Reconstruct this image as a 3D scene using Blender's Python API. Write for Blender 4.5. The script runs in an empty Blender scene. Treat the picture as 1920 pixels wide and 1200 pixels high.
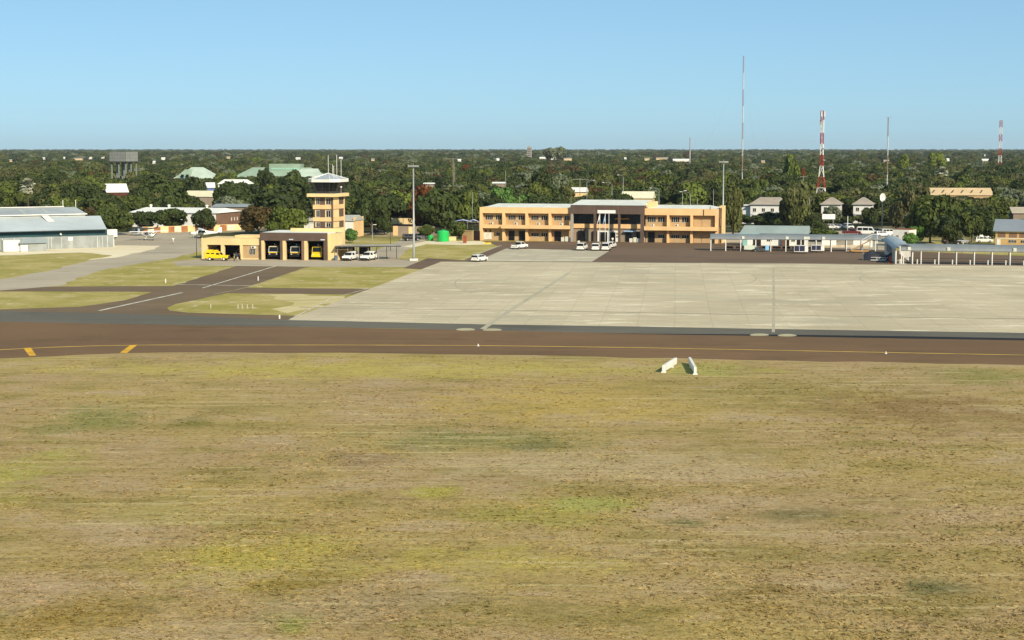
import bpy, bmesh, math, random
import numpy as np
from mathutils import Vector, Matrix
R = math.radians
S = bpy.context.scene
COL = S.collection
# ------------------------------------------------------------------ camera, sky, sun, exposure
HC, FPX, YH = 23.5, 3200.0, 277.0
PITCH = math.atan((600 - YH) / FPX)
cam = bpy.data.objects.new("camera", bpy.data.cameras.new("camera"))
COL.objects.link(cam)
cam.location = (0, 0, HC)
cam.rotation_euler = (math.pi / 2 - PITCH, 0, 0)
cam.data.sensor_width = 36
cam.data.lens = 36 * FPX / 1920
cam.data.clip_start = 1
cam.data.clip_end = 60000
S.camera = cam
SUN_EL, SUN_AZ = R(31), R(31)      # azimuth measured from straight behind the camera towards its right
W = bpy.data.worlds.new("World"); S.world = W; W.use_nodes = True
nt = W.node_tree; nt.nodes.clear()
sky = nt.nodes.new("ShaderNodeTexSky"); sky.sky_type = 'NISHITA'; sky.sun_disc = False
sky.sun_elevation = SUN_EL; sky.sun_rotation = math.pi - SUN_AZ
sky.altitude = 0; sky.air_density = 0.5; sky.dust_density = 0.5; sky.ozone_density = 4.0
bgn = nt.nodes.new("ShaderNodeBackground"); bgn.inputs[1].default_value = 0.098
out = nt.nodes.new("ShaderNodeOutputWorld")
tint = nt.nodes.new("ShaderNodeMix"); tint.data_type = 'RGBA'; tint.blend_type = 'MULTIPLY'; tint.inputs[0].default_value = 1
tint.inputs[7].default_value = (1.05, 1.09, .945, 1); nt.links.new(sky.outputs[0], tint.inputs[6])
even = nt.nodes.new("ShaderNodeMix"); even.data_type = 'RGBA'; even.inputs[0].default_value = .45; even.inputs[7].default_value = (2.74, 5.15, 7.0, 1)
nt.links.new(tint.outputs[2], even.inputs[6]); nt.links.new(even.outputs[2], bgn.inputs[0]); nt.links.new(bgn.outputs[0], out.inputs[0])
sl = bpy.data.lights.new("sun", 'SUN'); sl.energy = 5.0; sl.angle = R(0.55); sl.color = (1.0, 0.895, 0.72)
sun = bpy.data.objects.new("sun", sl); COL.objects.link(sun)
to_sun = Vector((math.sin(SUN_AZ) * math.cos(SUN_EL), -math.cos(SUN_AZ) * math.cos(SUN_EL), math.sin(SUN_EL)))
sun.rotation_euler = to_sun.to_track_quat('Z', 'Y').to_euler()
sun.location = (200, -300, 200)
S.view_settings.view_transform = 'Standard'; S.view_settings.look = 'None'
S.view_settings.exposure = 0.32; S.view_settings.gamma = 1
S.cycles.max_bounces = 6; S.cycles.diffuse_bounces = 3; S.cycles.glossy_bounces = 2; S.cycles.transmission_bounces = 3
S.cycles.volume_bounces = 0; S.cycles.transparent_max_bounces = 6
S.cycles.caustics_reflective = False; S.cycles.caustics_refractive = False
S.cycles.use_denoising = True
# ------------------------------------------------------------------ photo pixel (1920 x 1200) -> place in the world
CP, SP = math.cos(PITCH), math.sin(PITCH)
def ray(x, y):
    a, b = (x - 960) / FPX, (600 - y) / FPX
    return Vector((a, CP + b * SP, -SP + b * CP))
def G(x, y, z=0.0):
    d = ray(x, y); t = (z - HC) / d.z
    return Vector((d.x * t, d.y * t, z))
def PY(x, y, Y):                       # the point of that ray at distance Y
    d = ray(x, y); t = Y / d.y
    return Vector((d.x * t, Y, HC + d.z * t))
def proj(p):
    x, y, z = p[0], p[1], p[2] - HC
    w = y * CP - z * SP
    return 960 + FPX * x / w, 600 - FPX * (y * SP + z * CP) / w
def YD(y): return G(960, y).y
# ------------------------------------------------------------------ materials
MATS = {}
def N(nt, t, **k):
    n = nt.nodes.new(t)
    for a, v in k.items(): setattr(n, a, v)
    return n
def newmat(name):
    m = bpy.data.materials.new(name); m.use_nodes = True
    nt = m.node_tree; b = nt.nodes["Principled BSDF"]
    return m, nt, b
def rgb(h):                            # sRGB hex -> linear
    c = [int(h[i:i + 2], 16) / 255 for i in (0, 2, 4)]
    return tuple(v / 12.92 if v <= .04045 else ((v + .055) / 1.055) ** 2.4 for v in c)
def mixc(nt, fac, a, b, mode='MIX'):
    n = N(nt, "ShaderNodeMix", data_type='RGBA', blend_type=mode)
    for s, v in ((n.inputs[0], fac), (n.inputs[6], a), (n.inputs[7], b)):
        if hasattr(v, 'links'): nt.links.new(v, s)
        elif isinstance(v, (int, float)): s.default_value = v
        else: s.default_value = (*v[:3], 1)
    return n.outputs[2]
def ramp(nt, src, p0, p1, a=0., b=1.):
    n = N(nt, "ShaderNodeMapRange", interpolation_type='SMOOTHSTEP')
    nt.links.new(src, n.inputs[0])
    n.inputs[1].default_value = p0; n.inputs[2].default_value = p1; n.inputs[3].default_value = a; n.inputs[4].default_value = b
    return n.outputs[0]
def noise(nt, vec, scale, detail=3, rough=.55, mscale=None, rot=0.):
    n = N(nt, "ShaderNodeTexNoise"); n.inputs["Scale"].default_value = scale
    n.inputs["Detail"].default_value = detail; n.inputs["Roughness"].default_value = rough
    if mscale or rot:
        mp = N(nt, "ShaderNodeMapping"); mp.inputs["Scale"].default_value = mscale or (1, 1, 1); mp.inputs["Rotation"].default_value = (0, 0, rot)
        nt.links.new(vec, mp.inputs[0]); vec = mp.outputs[0]
    nt.links.new(vec, n.inputs["Vector"])
    return n.outputs[0]
def mat(name, col, rough=.7, var=.18, scale=.6, metal=0., bump=0., stain=0., ribs=0., spec=.3):
    """painted / plastered / metal surface: base colour, soft weathering, vertical streaks, optional ribs"""
    if name in MATS: return MATS[name]
    m, nt, b = newmat(name)
    if isinstance(col, str): col = rgb(col)
    tc = N(nt, "ShaderNodeTexCoord").outputs["Object"]
    n1 = noise(nt, tc, scale, 4)
    c = mixc(nt, ramp(nt, n1, .3, .7), tuple(v * (1 - var) for v in col), tuple(min(1, v * (1 + var * .6)) for v in col))
    if stain:
        n2 = noise(nt, tc, 1.6, 4, .6, (1, 1, .12))
        c = mixc(nt, ramp(nt, n2, .56, .8, 0, stain), c, tuple(v * .5 for v in col))
    nt.links.new(c, b.inputs["Base Color"])
    b.inputs["Roughness"].default_value = rough; b.inputs["Metallic"].default_value = metal
    b.inputs["Specular IOR Level"].default_value = spec
    if bump or ribs:
        bp = N(nt, "ShaderNodeBump"); bp.inputs["Strength"].default_value = .6
        if ribs:
            w = N(nt, "ShaderNodeTexWave", wave_type='BANDS', bands_direction='X'); w.inputs["Scale"].default_value = ribs
            w.inputs["Distortion"].default_value = 0
            nt.links.new(tc, w.inputs[0]); nt.links.new(w.outputs[1], bp.inputs["Height"]); bp.inputs["Distance"].default_value = .04
        else:
            nt.links.new(noise(nt, tc, 8, 3), bp.inputs["Height"]); bp.inputs["Distance"].default_value = bump
        nt.links.new(bp.outputs[0], b.inputs["Normal"])
    MATS[name] = m
    return m
def brickmat(name, c1, c2, mortar, sc=4.):
    if name in MATS: return MATS[name]
    m, nt, b = newmat(name)
    tc = N(nt, "ShaderNodeTexCoord").outputs["Object"]
    sp = N(nt, "ShaderNodeSeparateXYZ"); nt.links.new(tc, sp.inputs[0])
    ad = N(nt, "ShaderNodeMath", operation='ADD'); nt.links.new(sp.outputs[0], ad.inputs[0]); nt.links.new(sp.outputs[1], ad.inputs[1])
    cb = N(nt, "ShaderNodeCombineXYZ"); nt.links.new(ad.outputs[0], cb.inputs[0]); nt.links.new(sp.outputs[2], cb.inputs[1])
    br = N(nt, "ShaderNodeTexBrick"); nt.links.new(cb.outputs[0], br.inputs[0])
    for k, c in ((1, c1), (2, c2), (3, mortar)): br.inputs[k].default_value = (*rgb(c), 1)
    br.inputs["Scale"].default_value = sc; br.inputs["Mortar Size"].default_value = .03
    c = mixc(nt, ramp(nt, noise(nt, tc, .5, 4), .35, .75, 0, .35), br.outputs[0], tuple(v * .6 for v in rgb(c1)))
    nt.links.new(c, b.inputs["Base Color"]); b.inputs["Roughness"].default_value = .9
    MATS[name] = m
    return m
def glass(name, col=(.012, .016, .02), rough=.25):
    if name in MATS: return MATS[name]
    m, nt, b = newmat(name)
    tc = N(nt, "ShaderNodeTexCoord").outputs["Object"]
    c = mixc(nt, noise(nt, tc, 1.3, 3), tuple(v * .6 for v in col), tuple(v * 1.7 for v in col))
    nt.links.new(c, b.inputs["Base Color"]); b.inputs["Roughness"].default_value = rough
    b.inputs["Specular IOR Level"].default_value = .22
    MATS[name] = m
    return m
# ------------------------------------------------------------------ mesh builder
class MB:
    def __init__(s): s.v = []; s.f = []; s.mi = []; s.cur = 0
    def add(s, vs, fs):
        o = len(s.v); s.v += [tuple(p) for p in vs]
        for f in fs: s.f.append(tuple(i + o for i in f)); s.mi.append(s.cur)
        return s
    def box(s, x0, x1, y0, y1, z0, z1):
        return s.add([(x, y, z) for z in (z0, z1) for y in (y0, y1) for x in (x0, x1)],
                     [(0, 2, 3, 1), (4, 5, 7, 6), (0, 1, 5, 4), (2, 6, 7, 3), (0, 4, 6, 2), (1, 3, 7, 5)])
    def boxr(s, c, size, rz=0., rx=0., ry=0.):
        M = Matrix.Rotation(rz, 4, 'Z') @ Matrix.Rotation(ry, 4, 'Y') @ Matrix.Rotation(rx, 4, 'X')
        h = [v / 2 for v in size]
        vs = [Vector(c) + M @ Vector((x * h[0], y * h[1], z * h[2])) for z in (-1, 1) for y in (-1, 1) for x in (-1, 1)]
        return s.add(vs, [(0, 2, 3, 1), (4, 5, 7, 6), (0, 1, 5, 4), (2, 6, 7, 3), (0, 4, 6, 2), (1, 3, 7, 5)])
    def tube(s, pts, r, n=8, cap=True):
        pts = [Vector(p) for p in pts]; rs = r if isinstance(r, (list, tuple)) else [r] * len(pts)
        rings = []
        for i, p in enumerate(pts):
            d = (pts[min(i + 1, len(pts) - 1)] - pts[max(i - 1, 0)]).normalized()
            a = d.cross(Vector((0, 0, 1)) if abs(d.z) < .95 else Vector((1, 0, 0))).normalized(); b = d.cross(a)
            rings.append([p + (a * math.cos(t) + b * math.sin(t)) * rs[i] for t in (2 * math.pi * k / n for k in range(n))])
        vs = [q for ring in rings for q in ring]; fs = []
        for i in range(len(pts) - 1):
            for k in range(n):
                fs.append((i * n + k, i * n + (k + 1) % n, (i + 1) * n + (k + 1) % n, (i + 1) * n + k))
        if cap: fs += [tuple(range(n))[::-1], tuple((len(pts) - 1) * n + k for k in range(n))]
        return s.add(vs, fs)
    def loft(s, rings, cap=True, close=True):
        n = len(rings[0]); vs = [q for ring in rings for q in ring]; fs = []
        for i in range(len(rings) - 1):
            for k in range(n if close else n - 1):
                fs.append((i * n + k, i * n + (k + 1) % n, (i + 1) * n + (k + 1) % n, (i + 1) * n + k))
        if cap: fs += [tuple(range(n))[::-1], tuple((len(rings) - 1) * n + k for k in range(n))]
        return s.add(vs, fs)
    def prism(s, poly, z0, z1):
        n = len(poly)
        return s.loft([[(p[0], p[1], z0) for p in poly], [(p[0], p[1], z1) for p in poly]])
    def side(s, poly, hw):              # outline in x,z swept across y; hw(z) = half width
        h = hw if callable(hw) else (lambda z: hw)
        return s.loft([[(x, -h(z), z) for x, z in poly], [(x, h(z), z) for x, z in poly]])
    def ell(s, c, r, n=12, m=8):
        rings = []
        for i in range(1, m):
            t = math.pi * i / m
            rings.append([(c[0] + r[0] * math.sin(t) * math.cos(2 * math.pi * k / n), c[1] + r[1] * math.sin(t) * math.sin(2 * math.pi * k / n), c[2] - r[2] * math.cos(t)) for k in range(n)])
        return s.loft(rings)
    def lathe(s, prof, c=(0, 0, 0), n=16):
        return s.loft([[(c[0] + r * math.cos(2 * math.pi * k / n), c[1] + r * math.sin(2 * math.pi * k / n), c[2] + z) for k in range(n)] for r, z in prof])
    def build(s, name, m, parent=None, bevel=0., smooth=False):
        me = bpy.data.meshes.new(name); me.from_pydata(s.v, [], s.f)
        ms = m if isinstance(m, (list, tuple)) else [m]
        for q in ms: me.materials.append(q)
        if len(ms) > 1: me.polygons.foreach_set("material_index", s.mi)
        bm = bmesh.new(); bm.from_mesh(me); bmesh.ops.recalc_face_normals(bm, faces=bm.faces); bm.to_mesh(me); bm.free()
        if smooth: me.polygons.foreach_set("use_smooth", [True] * len(me.polygons))
        me.update()
        o = bpy.data.objects.new(name, me); COL.objects.link(o)
        if parent: o.parent = parent
        if bevel:
            b = o.modifiers.new("bevel", 'BEVEL'); b.width = bevel; b.segments = 2; b.limit_method = 'ANGLE'
        return o
def tag(o, label=None, cat=None, group=None, kind=None):
    if label: o["label"] = label
    if cat: o["category"] = cat
    if group: o["group"] = group
    if kind: o["kind"] = kind
    return o
def thing(name, label, cat, loc=(0, 0, 0), rz=0., group=None):
    o = bpy.data.objects.new(name, None); o.empty_display_size = .5; COL.objects.link(o)
    o.location = loc; o.rotation_euler = (0, 0, rz)
    return tag(o, label, cat, group)
def copy_tree(o, loc=None, rz=None, label=None, group=None, sc=None, parent=None):
    c = o.copy(); COL.objects.link(c)
    if parent: c.parent = parent
    for ch in [q for q in o.children]: copy_tree(ch, parent=c)
    if loc is not None: c.location = loc
    if rz is not None: c.rotation_euler = (0, 0, rz)
    if sc is not None: c.scale = sc
    if label: c["label"] = label
    if group: c["group"] = group
    return c
class Site:
    """a facade line on the ground: local x along it, y away behind it, z up"""
    def __init__(s, xl, yl, xr, yr, rz=None):
        s.A = G(xl, yl); B = G(xr, yr); d = B - s.A
        s.rz = math.atan2(d.y, d.x) if rz is None else rz
        s.u = Vector((math.cos(s.rz), math.sin(s.rz), 0)); s.n = Vector((-s.u.y, s.u.x, 0))
        s.w = s.lp(xr, yr)[0]
    def lp(s, px, py, dep=0.):
        d = ray(px, py); o = Vector((0, 0, HC)); a = s.A + s.n * dep
        t = (a - o).dot(s.n) / d.dot(s.n); p = o + d * t
        return (p - s.A).dot(s.u), p.z
    def x(s, px, py=450, dep=0.): return s.lp(px, py, dep)[0]
    def z(s, px, py, dep=0.): return s.lp(px, py, dep)[1]
    def w2(s, x, y, z=0.): return s.A + s.u * x + s.n * y + Vector((0, 0, z))
PROT = []                              # roofs and signs that must stay in sight: (x0,y0,x1,y1,distance)
def protect(x0, y0, x1, y1, Y): PROT.append((x0, y0, x1, y1, Y))
def struct(name, mb, m):
    return tag(mb.build(name, m), kind='structure')
# ------------------------------------------------------------------ ground
TDIR = math.atan2(*(lambda d: (d.y, d.x))(G(1900, 665) - G(300, 647)))   # direction of the taxiway
PAT = [  # patches of other grass in the mown field: pixel centre, half extents, colour
    (480, 1050, 250, 70, 'a89a4a'), (560, 1095, 130, 34, '8d7a3a'), (930, 1050, 260, 42, 'b09f50'), (1040, 960, 190, 42, '9c9148'),
    (1100, 945, 95, 20, 'a09c54'), (1080, 755, 330, 48, 'b49a52'), (700, 692, 800, 20, 'b3a253'), (880, 826, 270, 30, '807c46'),
    (1010, 838, 90, 12, '6c6a3c'), (180, 785, 110, 34, '817f45'), (355, 790, 46, 12, '716c30'), (50, 885, 110, 55, 'a39a4c'),
    (815, 920, 62, 18, 'a59a48'), (545, 1172, 66, 24, '8c8e46'), (1400, 1115, 130, 30, '86713c'), (1470, 735, 320, 32, '8f7f45'),
    (1720, 770, 230, 46, '8a6f44'), (40, 1110, 150, 42, 'b49a78'), (160, 1150, 130, 44, '937c40'), (690, 862, 90, 26, '8a7050'),
    (1850, 705, 140, 22, '8c8448'), (1310, 695, 130, 14, '9a984e'), (1290, 980, 50, 10, '6f6c3c'), (1740, 1100, 80, 20, '6c6a40'),
    (1500, 965, 120, 16, '7b6f48'), (330, 960, 150, 30, 'a5955a'), (690, 1130, 200, 40, 'a08d66'), (1100, 870, 500, 34, 'b09b72')]
gg = bpy.data.node_groups.new("grass_colour", 'ShaderNodeTree')
gg.interface.new_socket("Color", in_out='OUTPUT', socket_type='NodeSocketColor')
gg.interface.new_socket("Fleck", in_out='OUTPUT', socket_type='NodeSocketFloat')
def build_grass_group(nt):
    go = N(nt, "NodeGroupOutput"); pos = N(nt, "ShaderNodeNewGeometry").outputs["Position"]
    nz = N(nt, "ShaderNodeTexNoise"); nz.inputs["Scale"].default_value = .22; nz.inputs["Detail"].default_value = 5; nz.inputs["Roughness"].default_value = .68
    nt.links.new(pos, nz.inputs["Vector"])
    n1 = noise(nt, pos, .035, 4, .6); n2 = noise(nt, pos, .16, 4, .6, (.55, 1, 1), -TDIR); n3 = noise(nt, pos, .9, 4, .65)
    c = mixc(nt, ramp(nt, n1, .35, .65), rgb('a68d62'), rgb('a89256'))
    c = mixc(nt, ramp(nt, n2, .5, .64, 0, .8), c, rgb('8f7f46'))
    c = mixc(nt, ramp(nt, n2, .48, .34, 0, .75), c, rgb('b19a76'))
    for cx, cy, rx, ry, col in PAT:
        o = G(cx, cy); wx = rx / FPX * o.y; wy = (YD(cy - ry) - YD(min(1250, cy + ry))) / 2
        s = N(nt, "ShaderNodeVectorMath", operation='SUBTRACT'); nt.links.new(pos, s.inputs[0]); s.inputs[1].default_value = o
        m = N(nt, "ShaderNodeVectorMath", operation='MULTIPLY'); nt.links.new(s.outputs[0], m.inputs[0]); m.inputs[1].default_value = (1 / wx, 1 / wy, 0)
        l = N(nt, "ShaderNodeVectorMath", operation='LENGTH'); nt.links.new(m.outputs[0], l.inputs[0])
        a = N(nt, "ShaderNodeMath", operation='MULTIPLY_ADD'); nt.links.new(nz.outputs[0], a.inputs[0]); a.inputs[1].default_value = 3.0; nt.links.new(l.outputs[1], a.inputs[2])
        c = mixc(nt, ramp(nt, a.outputs[0], 2.7, 1.5, 0, .92), c, rgb(col))
    # mown swaths: thin pale lines of cut grass along the taxiway, broken up
    st = noise(nt, pos, 1., 3, .6, (.05, .95, 1), -TDIR); sm = noise(nt, pos, .05, 3)
    f = N(nt, "ShaderNodeMath", operation='MULTIPLY'); nt.links.new(ramp(nt, st, .57, .63), f.inputs[0]); nt.links.new(ramp(nt, sm, .36, .58, .05, .55), f.inputs[1])
    c = mixc(nt, f.outputs[0], c, rgb('c4b27e'))
    st2 = noise(nt, pos, 1., 3, .6, (.09, 2.2, 1), -TDIR)
    c = mixc(nt, ramp(nt, st2, .56, .7, 0, .3), c, rgb('776740'))
    n3 = noise(nt, pos, 1., 4, .68, (.35, 1.1, 1), -TDIR)
    c = mixc(nt, ramp(nt, n3, .53, .68, 0, .5), c, rgb('75673f'))
    c = mixc(nt, ramp(nt, n3, .45, .28, 0, .6), c, rgb('c4ae88'))
    n4 = noise(nt, pos, 4., 3, .7, (.5, 1, 1), -TDIR)
    c = mixc(nt, ramp(nt, n4, .55, .7, 0, .34), c, rgb('6b5c3a'))
    c = mixc(nt, ramp(nt, n4, .45, .3, 0, .4), c, rgb('c8b285'))
    nt.links.new(c, go.inputs[0]); nt.links.new(n4, go.inputs[1])
build_grass_group(gg)
GSC = .915                                # how bright the dry grass itself is
def ground_mat():
    m, nt, b = newmat("dry_grass_ground")
    g = N(nt, "ShaderNodeGroup"); g.node_tree = gg
    pos = N(nt, "ShaderNodeNewGeometry").outputs["Position"]
    sp = N(nt, "ShaderNodeSeparateXYZ"); nt.links.new(pos, sp.inputs[0])
    # beyond the airfield: sandy soil and dark undergrowth
    nb = noise(nt, pos, .02, 5, .6); nc = noise(nt, pos, .15, 4, .6)
    soil = mixc(nt, ramp(nt, nc, .35, .65), rgb('9c8a66'), rgb('b8a684'))
    und = mixc(nt, ramp(nt, nc, .35, .65), rgb('2c301a'), rgb('434426'))
    far = mixc(nt, ramp(nt, nb, .52, .64), und, soil)
    # greener verges between the runways' edge and the buildings
    vg = mixc(nt, ramp(nt, noise(nt, pos, .09, 5, .65), .35, .62), rgb('b6a468'), rgb('9a9048'))
    vg = mixc(nt, ramp(nt, noise(nt, pos, .22, 5, .7), .56, .68), vg, rgb('cdbd98'))
    vg = mixc(nt, ramp(nt, noise(nt, pos, .7, 4, .7), .54, .74, 0, .55), vg, rgb('66622f'))
    c = mixc(nt, ramp(nt, sp.outputs[1], 195, 225), g.outputs[0], vg)
    c = mixc(nt, ramp(nt, sp.outputs[1], 425, 470), c, far)
    c = mixc(nt, 1., c, (GSC, GSC, GSC), 'MULTIPLY')
    nt.links.new(c, b.inputs["Base Color"]); b.inputs["Roughness"].default_value = .95; b.inputs["Specular IOR Level"].default_value = .1
    bp = N(nt, "ShaderNodeBump"); bp.inputs["Strength"].default_value = .9; bp.inputs["Distance"].default_value = .12
    nt.links.new(noise(nt, pos, 2.4, 4, .7), bp.inputs["Height"]); nt.links.new(bp.outputs[0], b.inputs["Normal"])
    return m
g = MB(); ys = [-400, 0, 60, 90, 130, 200, 300, 450, 700, 1200, 2500, 5000, 12000]; xs = [-6000, -2500, -1000, -400, -150, 0, 150, 400, 1000, 2500, 6000]
g.add([(x, y, 0) for y in ys for x in xs], [(j * len(xs) + i, j * len(xs) + i + 1, (j + 1) * len(xs) + i + 1, (j + 1) * len(xs) + i) for j in range(len(ys) - 1) for i in range(len(xs) - 1)])
struct("ground", g, ground_mat())
def pavemat(name, c1, c2, c3, streak=.35, slab=None, rough=.85, sc=1.):
    m, nt, b = newmat(name); pos = N(nt, "ShaderNodeNewGeometry").outputs["Position"]
    c = mixc(nt, ramp(nt, noise(nt, pos, .03 * sc, 5, .62), .36, .64), rgb(c1), rgb(c2))
    c = mixc(nt, ramp(nt, noise(nt, pos, .5 * sc, 4, .65, (.12, 1, 1), -TDIR), .5, .72, 0, streak), c, rgb(c3))
    if slab:
        mp = N(nt, "ShaderNodeMapping"); mp.inputs["Rotation"].default_value = (0, 0, -TDIR); nt.links.new(pos, mp.inputs[0])
        br = N(nt, "ShaderNodeTexBrick"); br.offset = 0; br.inputs["Scale"].default_value = 1
        br.inputs["Brick Width"].default_value = slab; br.inputs["Row Height"].default_value = slab * .8; br.inputs["Mortar Size"].default_value = .05
        br.inputs[1].default_value = (.93, .93, .93, 1); br.inputs[2].default_value = (1.05, 1.05, 1.05, 1); br.inputs[3].default_value = (.8, .79, .775, 1)
        nt.links.new(mp.outputs[0], br.inputs[0]); c = mixc(nt, 1., c, br.outputs[0], 'MULTIPLY')
        # worn pale patches and old wheel tracks
        c = mixc(nt, ramp(nt, noise(nt, pos, .24, 5, .78, (.3, 1, 1), -TDIR), .54, .63, 0, .7), c, rgb('e6d9b8'))
        c = mixc(nt, ramp(nt, noise(nt, pos, .42, 5, .75, (.22, 1, 1), -TDIR), .52, .66, 0, .5), c, rgb('a59b80'))
        c = mixc(nt, ramp(nt, noise(nt, pos, .06, 5, .65, (.5, 1, 1), .5), .54, .7, 0, .5), c, rgb('a39a82'))
    if not slab:                         # patched and rubbed tarmac
        c = mixc(nt, ramp(nt, noise(nt, pos, .11, 5, .7, (.5, 1, 1), -TDIR), .54, .66, 0, .6), c, rgb(c3))
        c = mixc(nt, ramp(nt, noise(nt, pos, .6, 4, .6, (.03, 1, 1), -TDIR), .55, .7, 0, .45), c, tuple(v * 1.35 for v in rgb(c2)))
        c = mixc(nt, ramp(nt, noise(nt, pos, .25, 5, .75), .58, .7, 0, .4), c, tuple(v * 1.25 for v in rgb(c2)))
    c = mixc(nt, ramp(nt, noise(nt, pos, 2.5, 4, .7), .4, .75, 0, .25), c, tuple(v * .6 for v in rgb(c1)))
    nt.links.new(c, b.inputs["Base Color"]); b.inputs["Roughness"].default_value = rough; b.inputs["Specular IOR Level"].default_value = .2
    bp = N(nt, "ShaderNodeBump"); bp.inputs["Strength"].default_value = .3; bp.inputs["Distance"].default_value = .02
    nt.links.new(noise(nt, pos, 6, 3), bp.inputs["Height"]); nt.links.new(bp.outputs[0], b.inputs["Normal"])
    return m
def sheet(name, pts, z, m, jit=0., seed=1):
    P = [G(*p) for p in pts]
    if jit:                              # ragged edge where grass grows over it
        rr = random.Random(seed); Q = []
        for a, b in zip(P, P[1:] + P[:1]):
            n = max(1, int((b - a).length / 4))
            for k in range(n):
                q = a.lerp(b, k / n)
                Q.append(q + Vector((rr.uniform(-1, 1), rr.uniform(-1, 1), 0)) * (jit if 0 < k else jit * .3))
        P = Q
    mb = MB(); mb.add([(p.x, p.y, z) for p in P], [tuple(range(len(P)))])
    return struct(name, mb, m)
M_TAXI = pavemat("taxiway_asphalt", '6b5236', '75593a', '5b472c', .4)
M_SHLD = pavemat("shoulder_asphalt", '5e594d', '696355', '4d493f', .35)
M_APRON = pavemat("apron_concrete", 'b8a98a', 'c7b898', '9c8f75', .6, slab=5.)
M_APR2 = pavemat("apron_worn", 'b0a58c', 'b8ad94', '988e77', .4, slab=5.)
M_FORE = pavemat("forecourt_asphalt", '67533f', '705b47', '554434', .4)
M_ROAD = pavemat("access_asphalt", '6b583f', '746147', '594932', .3)
M_LOT = pavemat("old_grey_tarmac", 'a4967f', 'b2a48c', '8d8069', .4)
M_SAND = pavemat("pale_sand", 'd8c7a2', 'e2d3b0', 'c2b08a', .3)
M_SPARSE = pavemat("sandy_sparse_grass", 'cdbb8e', 'b3a263', '968b4a', .7)
M_DARK = pavemat("dark_strip", '1d1b1a', '262322', '151414', .3)
M_JOINT = pavemat("joint_dark", '6d6555', '7b7260', '5c5446', .3); M_SEAM = pavemat("seam_stain", 'a89e84', 'b2a88e', '9a9076', .3)
M_WLINE = mat("line_white", 'c9c2b0', .8, .3, .4); M_YLINE = mat("line_yellow", 'c9a544', .8, .3, .3); M_YBOLD = mat("mark_yellow", 'd6a01c', .75, .2, .5)
M_WORN = mat("line_worn", 'a89a70', .85, .4, .3)
# taxiway and its shoulder
sheet("taxiway", [(-900, 720), (0, 672), (150, 665), (300, 661), (640, 661), (960, 666), (1400, 675), (1920, 684), (2600, 702), (2600, 655), (1920, 637), (1130, 624), (640, 614), (0, 604), (-900, 598)], .012, M_TAXI, .5, 3)
sheet("taxiway_shoulder", [(-900, 598), (0, 604), (640, 614), (1130, 624), (1920, 637), (2600, 655), (2600, 640), (1920, 624), (1450, 617), (1180, 612), (900, 608), (540, 600), (300, 590), (0, 583), (-900, 572)], .008, M_SHLD)
sheet("edge_strip", [(1125, 625.5), (1400, 629.5), (1700, 635), (1920, 638.5), (2600, 656), (2600, 651), (1920, 634.5), (1700, 630.5), (1400, 627)], .018, M_DARK)
# apron
sheet("apron", [(540, 600), (828, 490.5), (1112, 491.5), (1500, 494), (1920, 499), (2700, 508), (2700, 640), (1920, 624), (1450, 617), (1180, 612), (900, 608)], .010, M_APRON)
sheet("apron_extension", [(893, 490), (949, 466), (1143, 470), (1110, 490.6)], .012, M_APR2)
sheet("forecourt", [(755, 503), (802, 484), (870, 488), (935, 461), (900, 452.5), (1100, 453), (1345, 455), (1400, 458), (1920, 480), (2700, 490), (2700, 508), (1920, 499), (1500, 494), (1112, 491.5), (828, 490.5), (790, 505)], .006, M_FORE)
sheet("fire_apron", [(325, 490), (385, 484.5), (470, 486), (620, 486), (780, 487), (812, 494), (795, 501), (560, 500), (430, 498.5), (330, 498)], .005, M_LOT, .3)
sheet("access_road", [(447, 497), (367, 523), (320, 538), (233, 563), (150, 575), (0, 580), (-900, 570), (-900, 596), (0, 583.5), (300, 590.5), (540, 600.5), (556, 592), (430, 588.5), (350, 586), (318, 582), (313, 577), (330, 570), (380, 560), (433, 548), (467, 537), (573, 502), (590, 498.5)], .004, M_ROAD, .25)
sheet("cross_road", [(425, 550), (660, 552), (694, 541.5), (480, 539.5), (330, 536), (120, 537), (-300, 548), (-300, 560), (0, 546.5), (250, 547)], .003, M_ROAD, .2)
sheet("plane_parking", [(213, 436), (372, 434), (380, 470), (365, 472), (330, 484), (260, 494), (180, 510), (110, 536), (0, 545), (-300, 556), (-300, 534), (0, 524), (100, 506), (165, 489), (213, 482), (290, 466), (214, 462)], .005, M_LOT, .6, 5)
sheet("sand_verge", [(-200, 480), (0, 470), (140, 465), (222, 460), (300, 461), (292, 467), (215, 483), (165, 488), (210, 479), (150, 473.5), (0, 479), (-200, 486)], .007, M_SAND, .7, 7)
sheet("service_track", [(640, 487), (690, 474), (742, 456), (765, 440), (800, 440), (800, 452), (760, 470), (748, 487)], .006, M_LOT, .5, 9)
sheet("sandy_path", [(755, 462), (800, 452), (900, 452), (925, 458), (870, 459.5), (800, 458), (775, 464)], .008, M_SAND, .5, 11)
sheet("bare_sand", [(505, 553), (560, 551), (655, 555), (640, 562), (580, 580), (545, 588), (500, 580), (540, 568)], .002, M_SPARSE, 3.2, 13)
sheet("car_park", [(1340, 455), (1350, 436), (1520, 434), (1600, 432), (1690, 436), (1700, 462), (1660, 470), (1400, 460)], .003, M_LOT, .6, 15)
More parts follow.
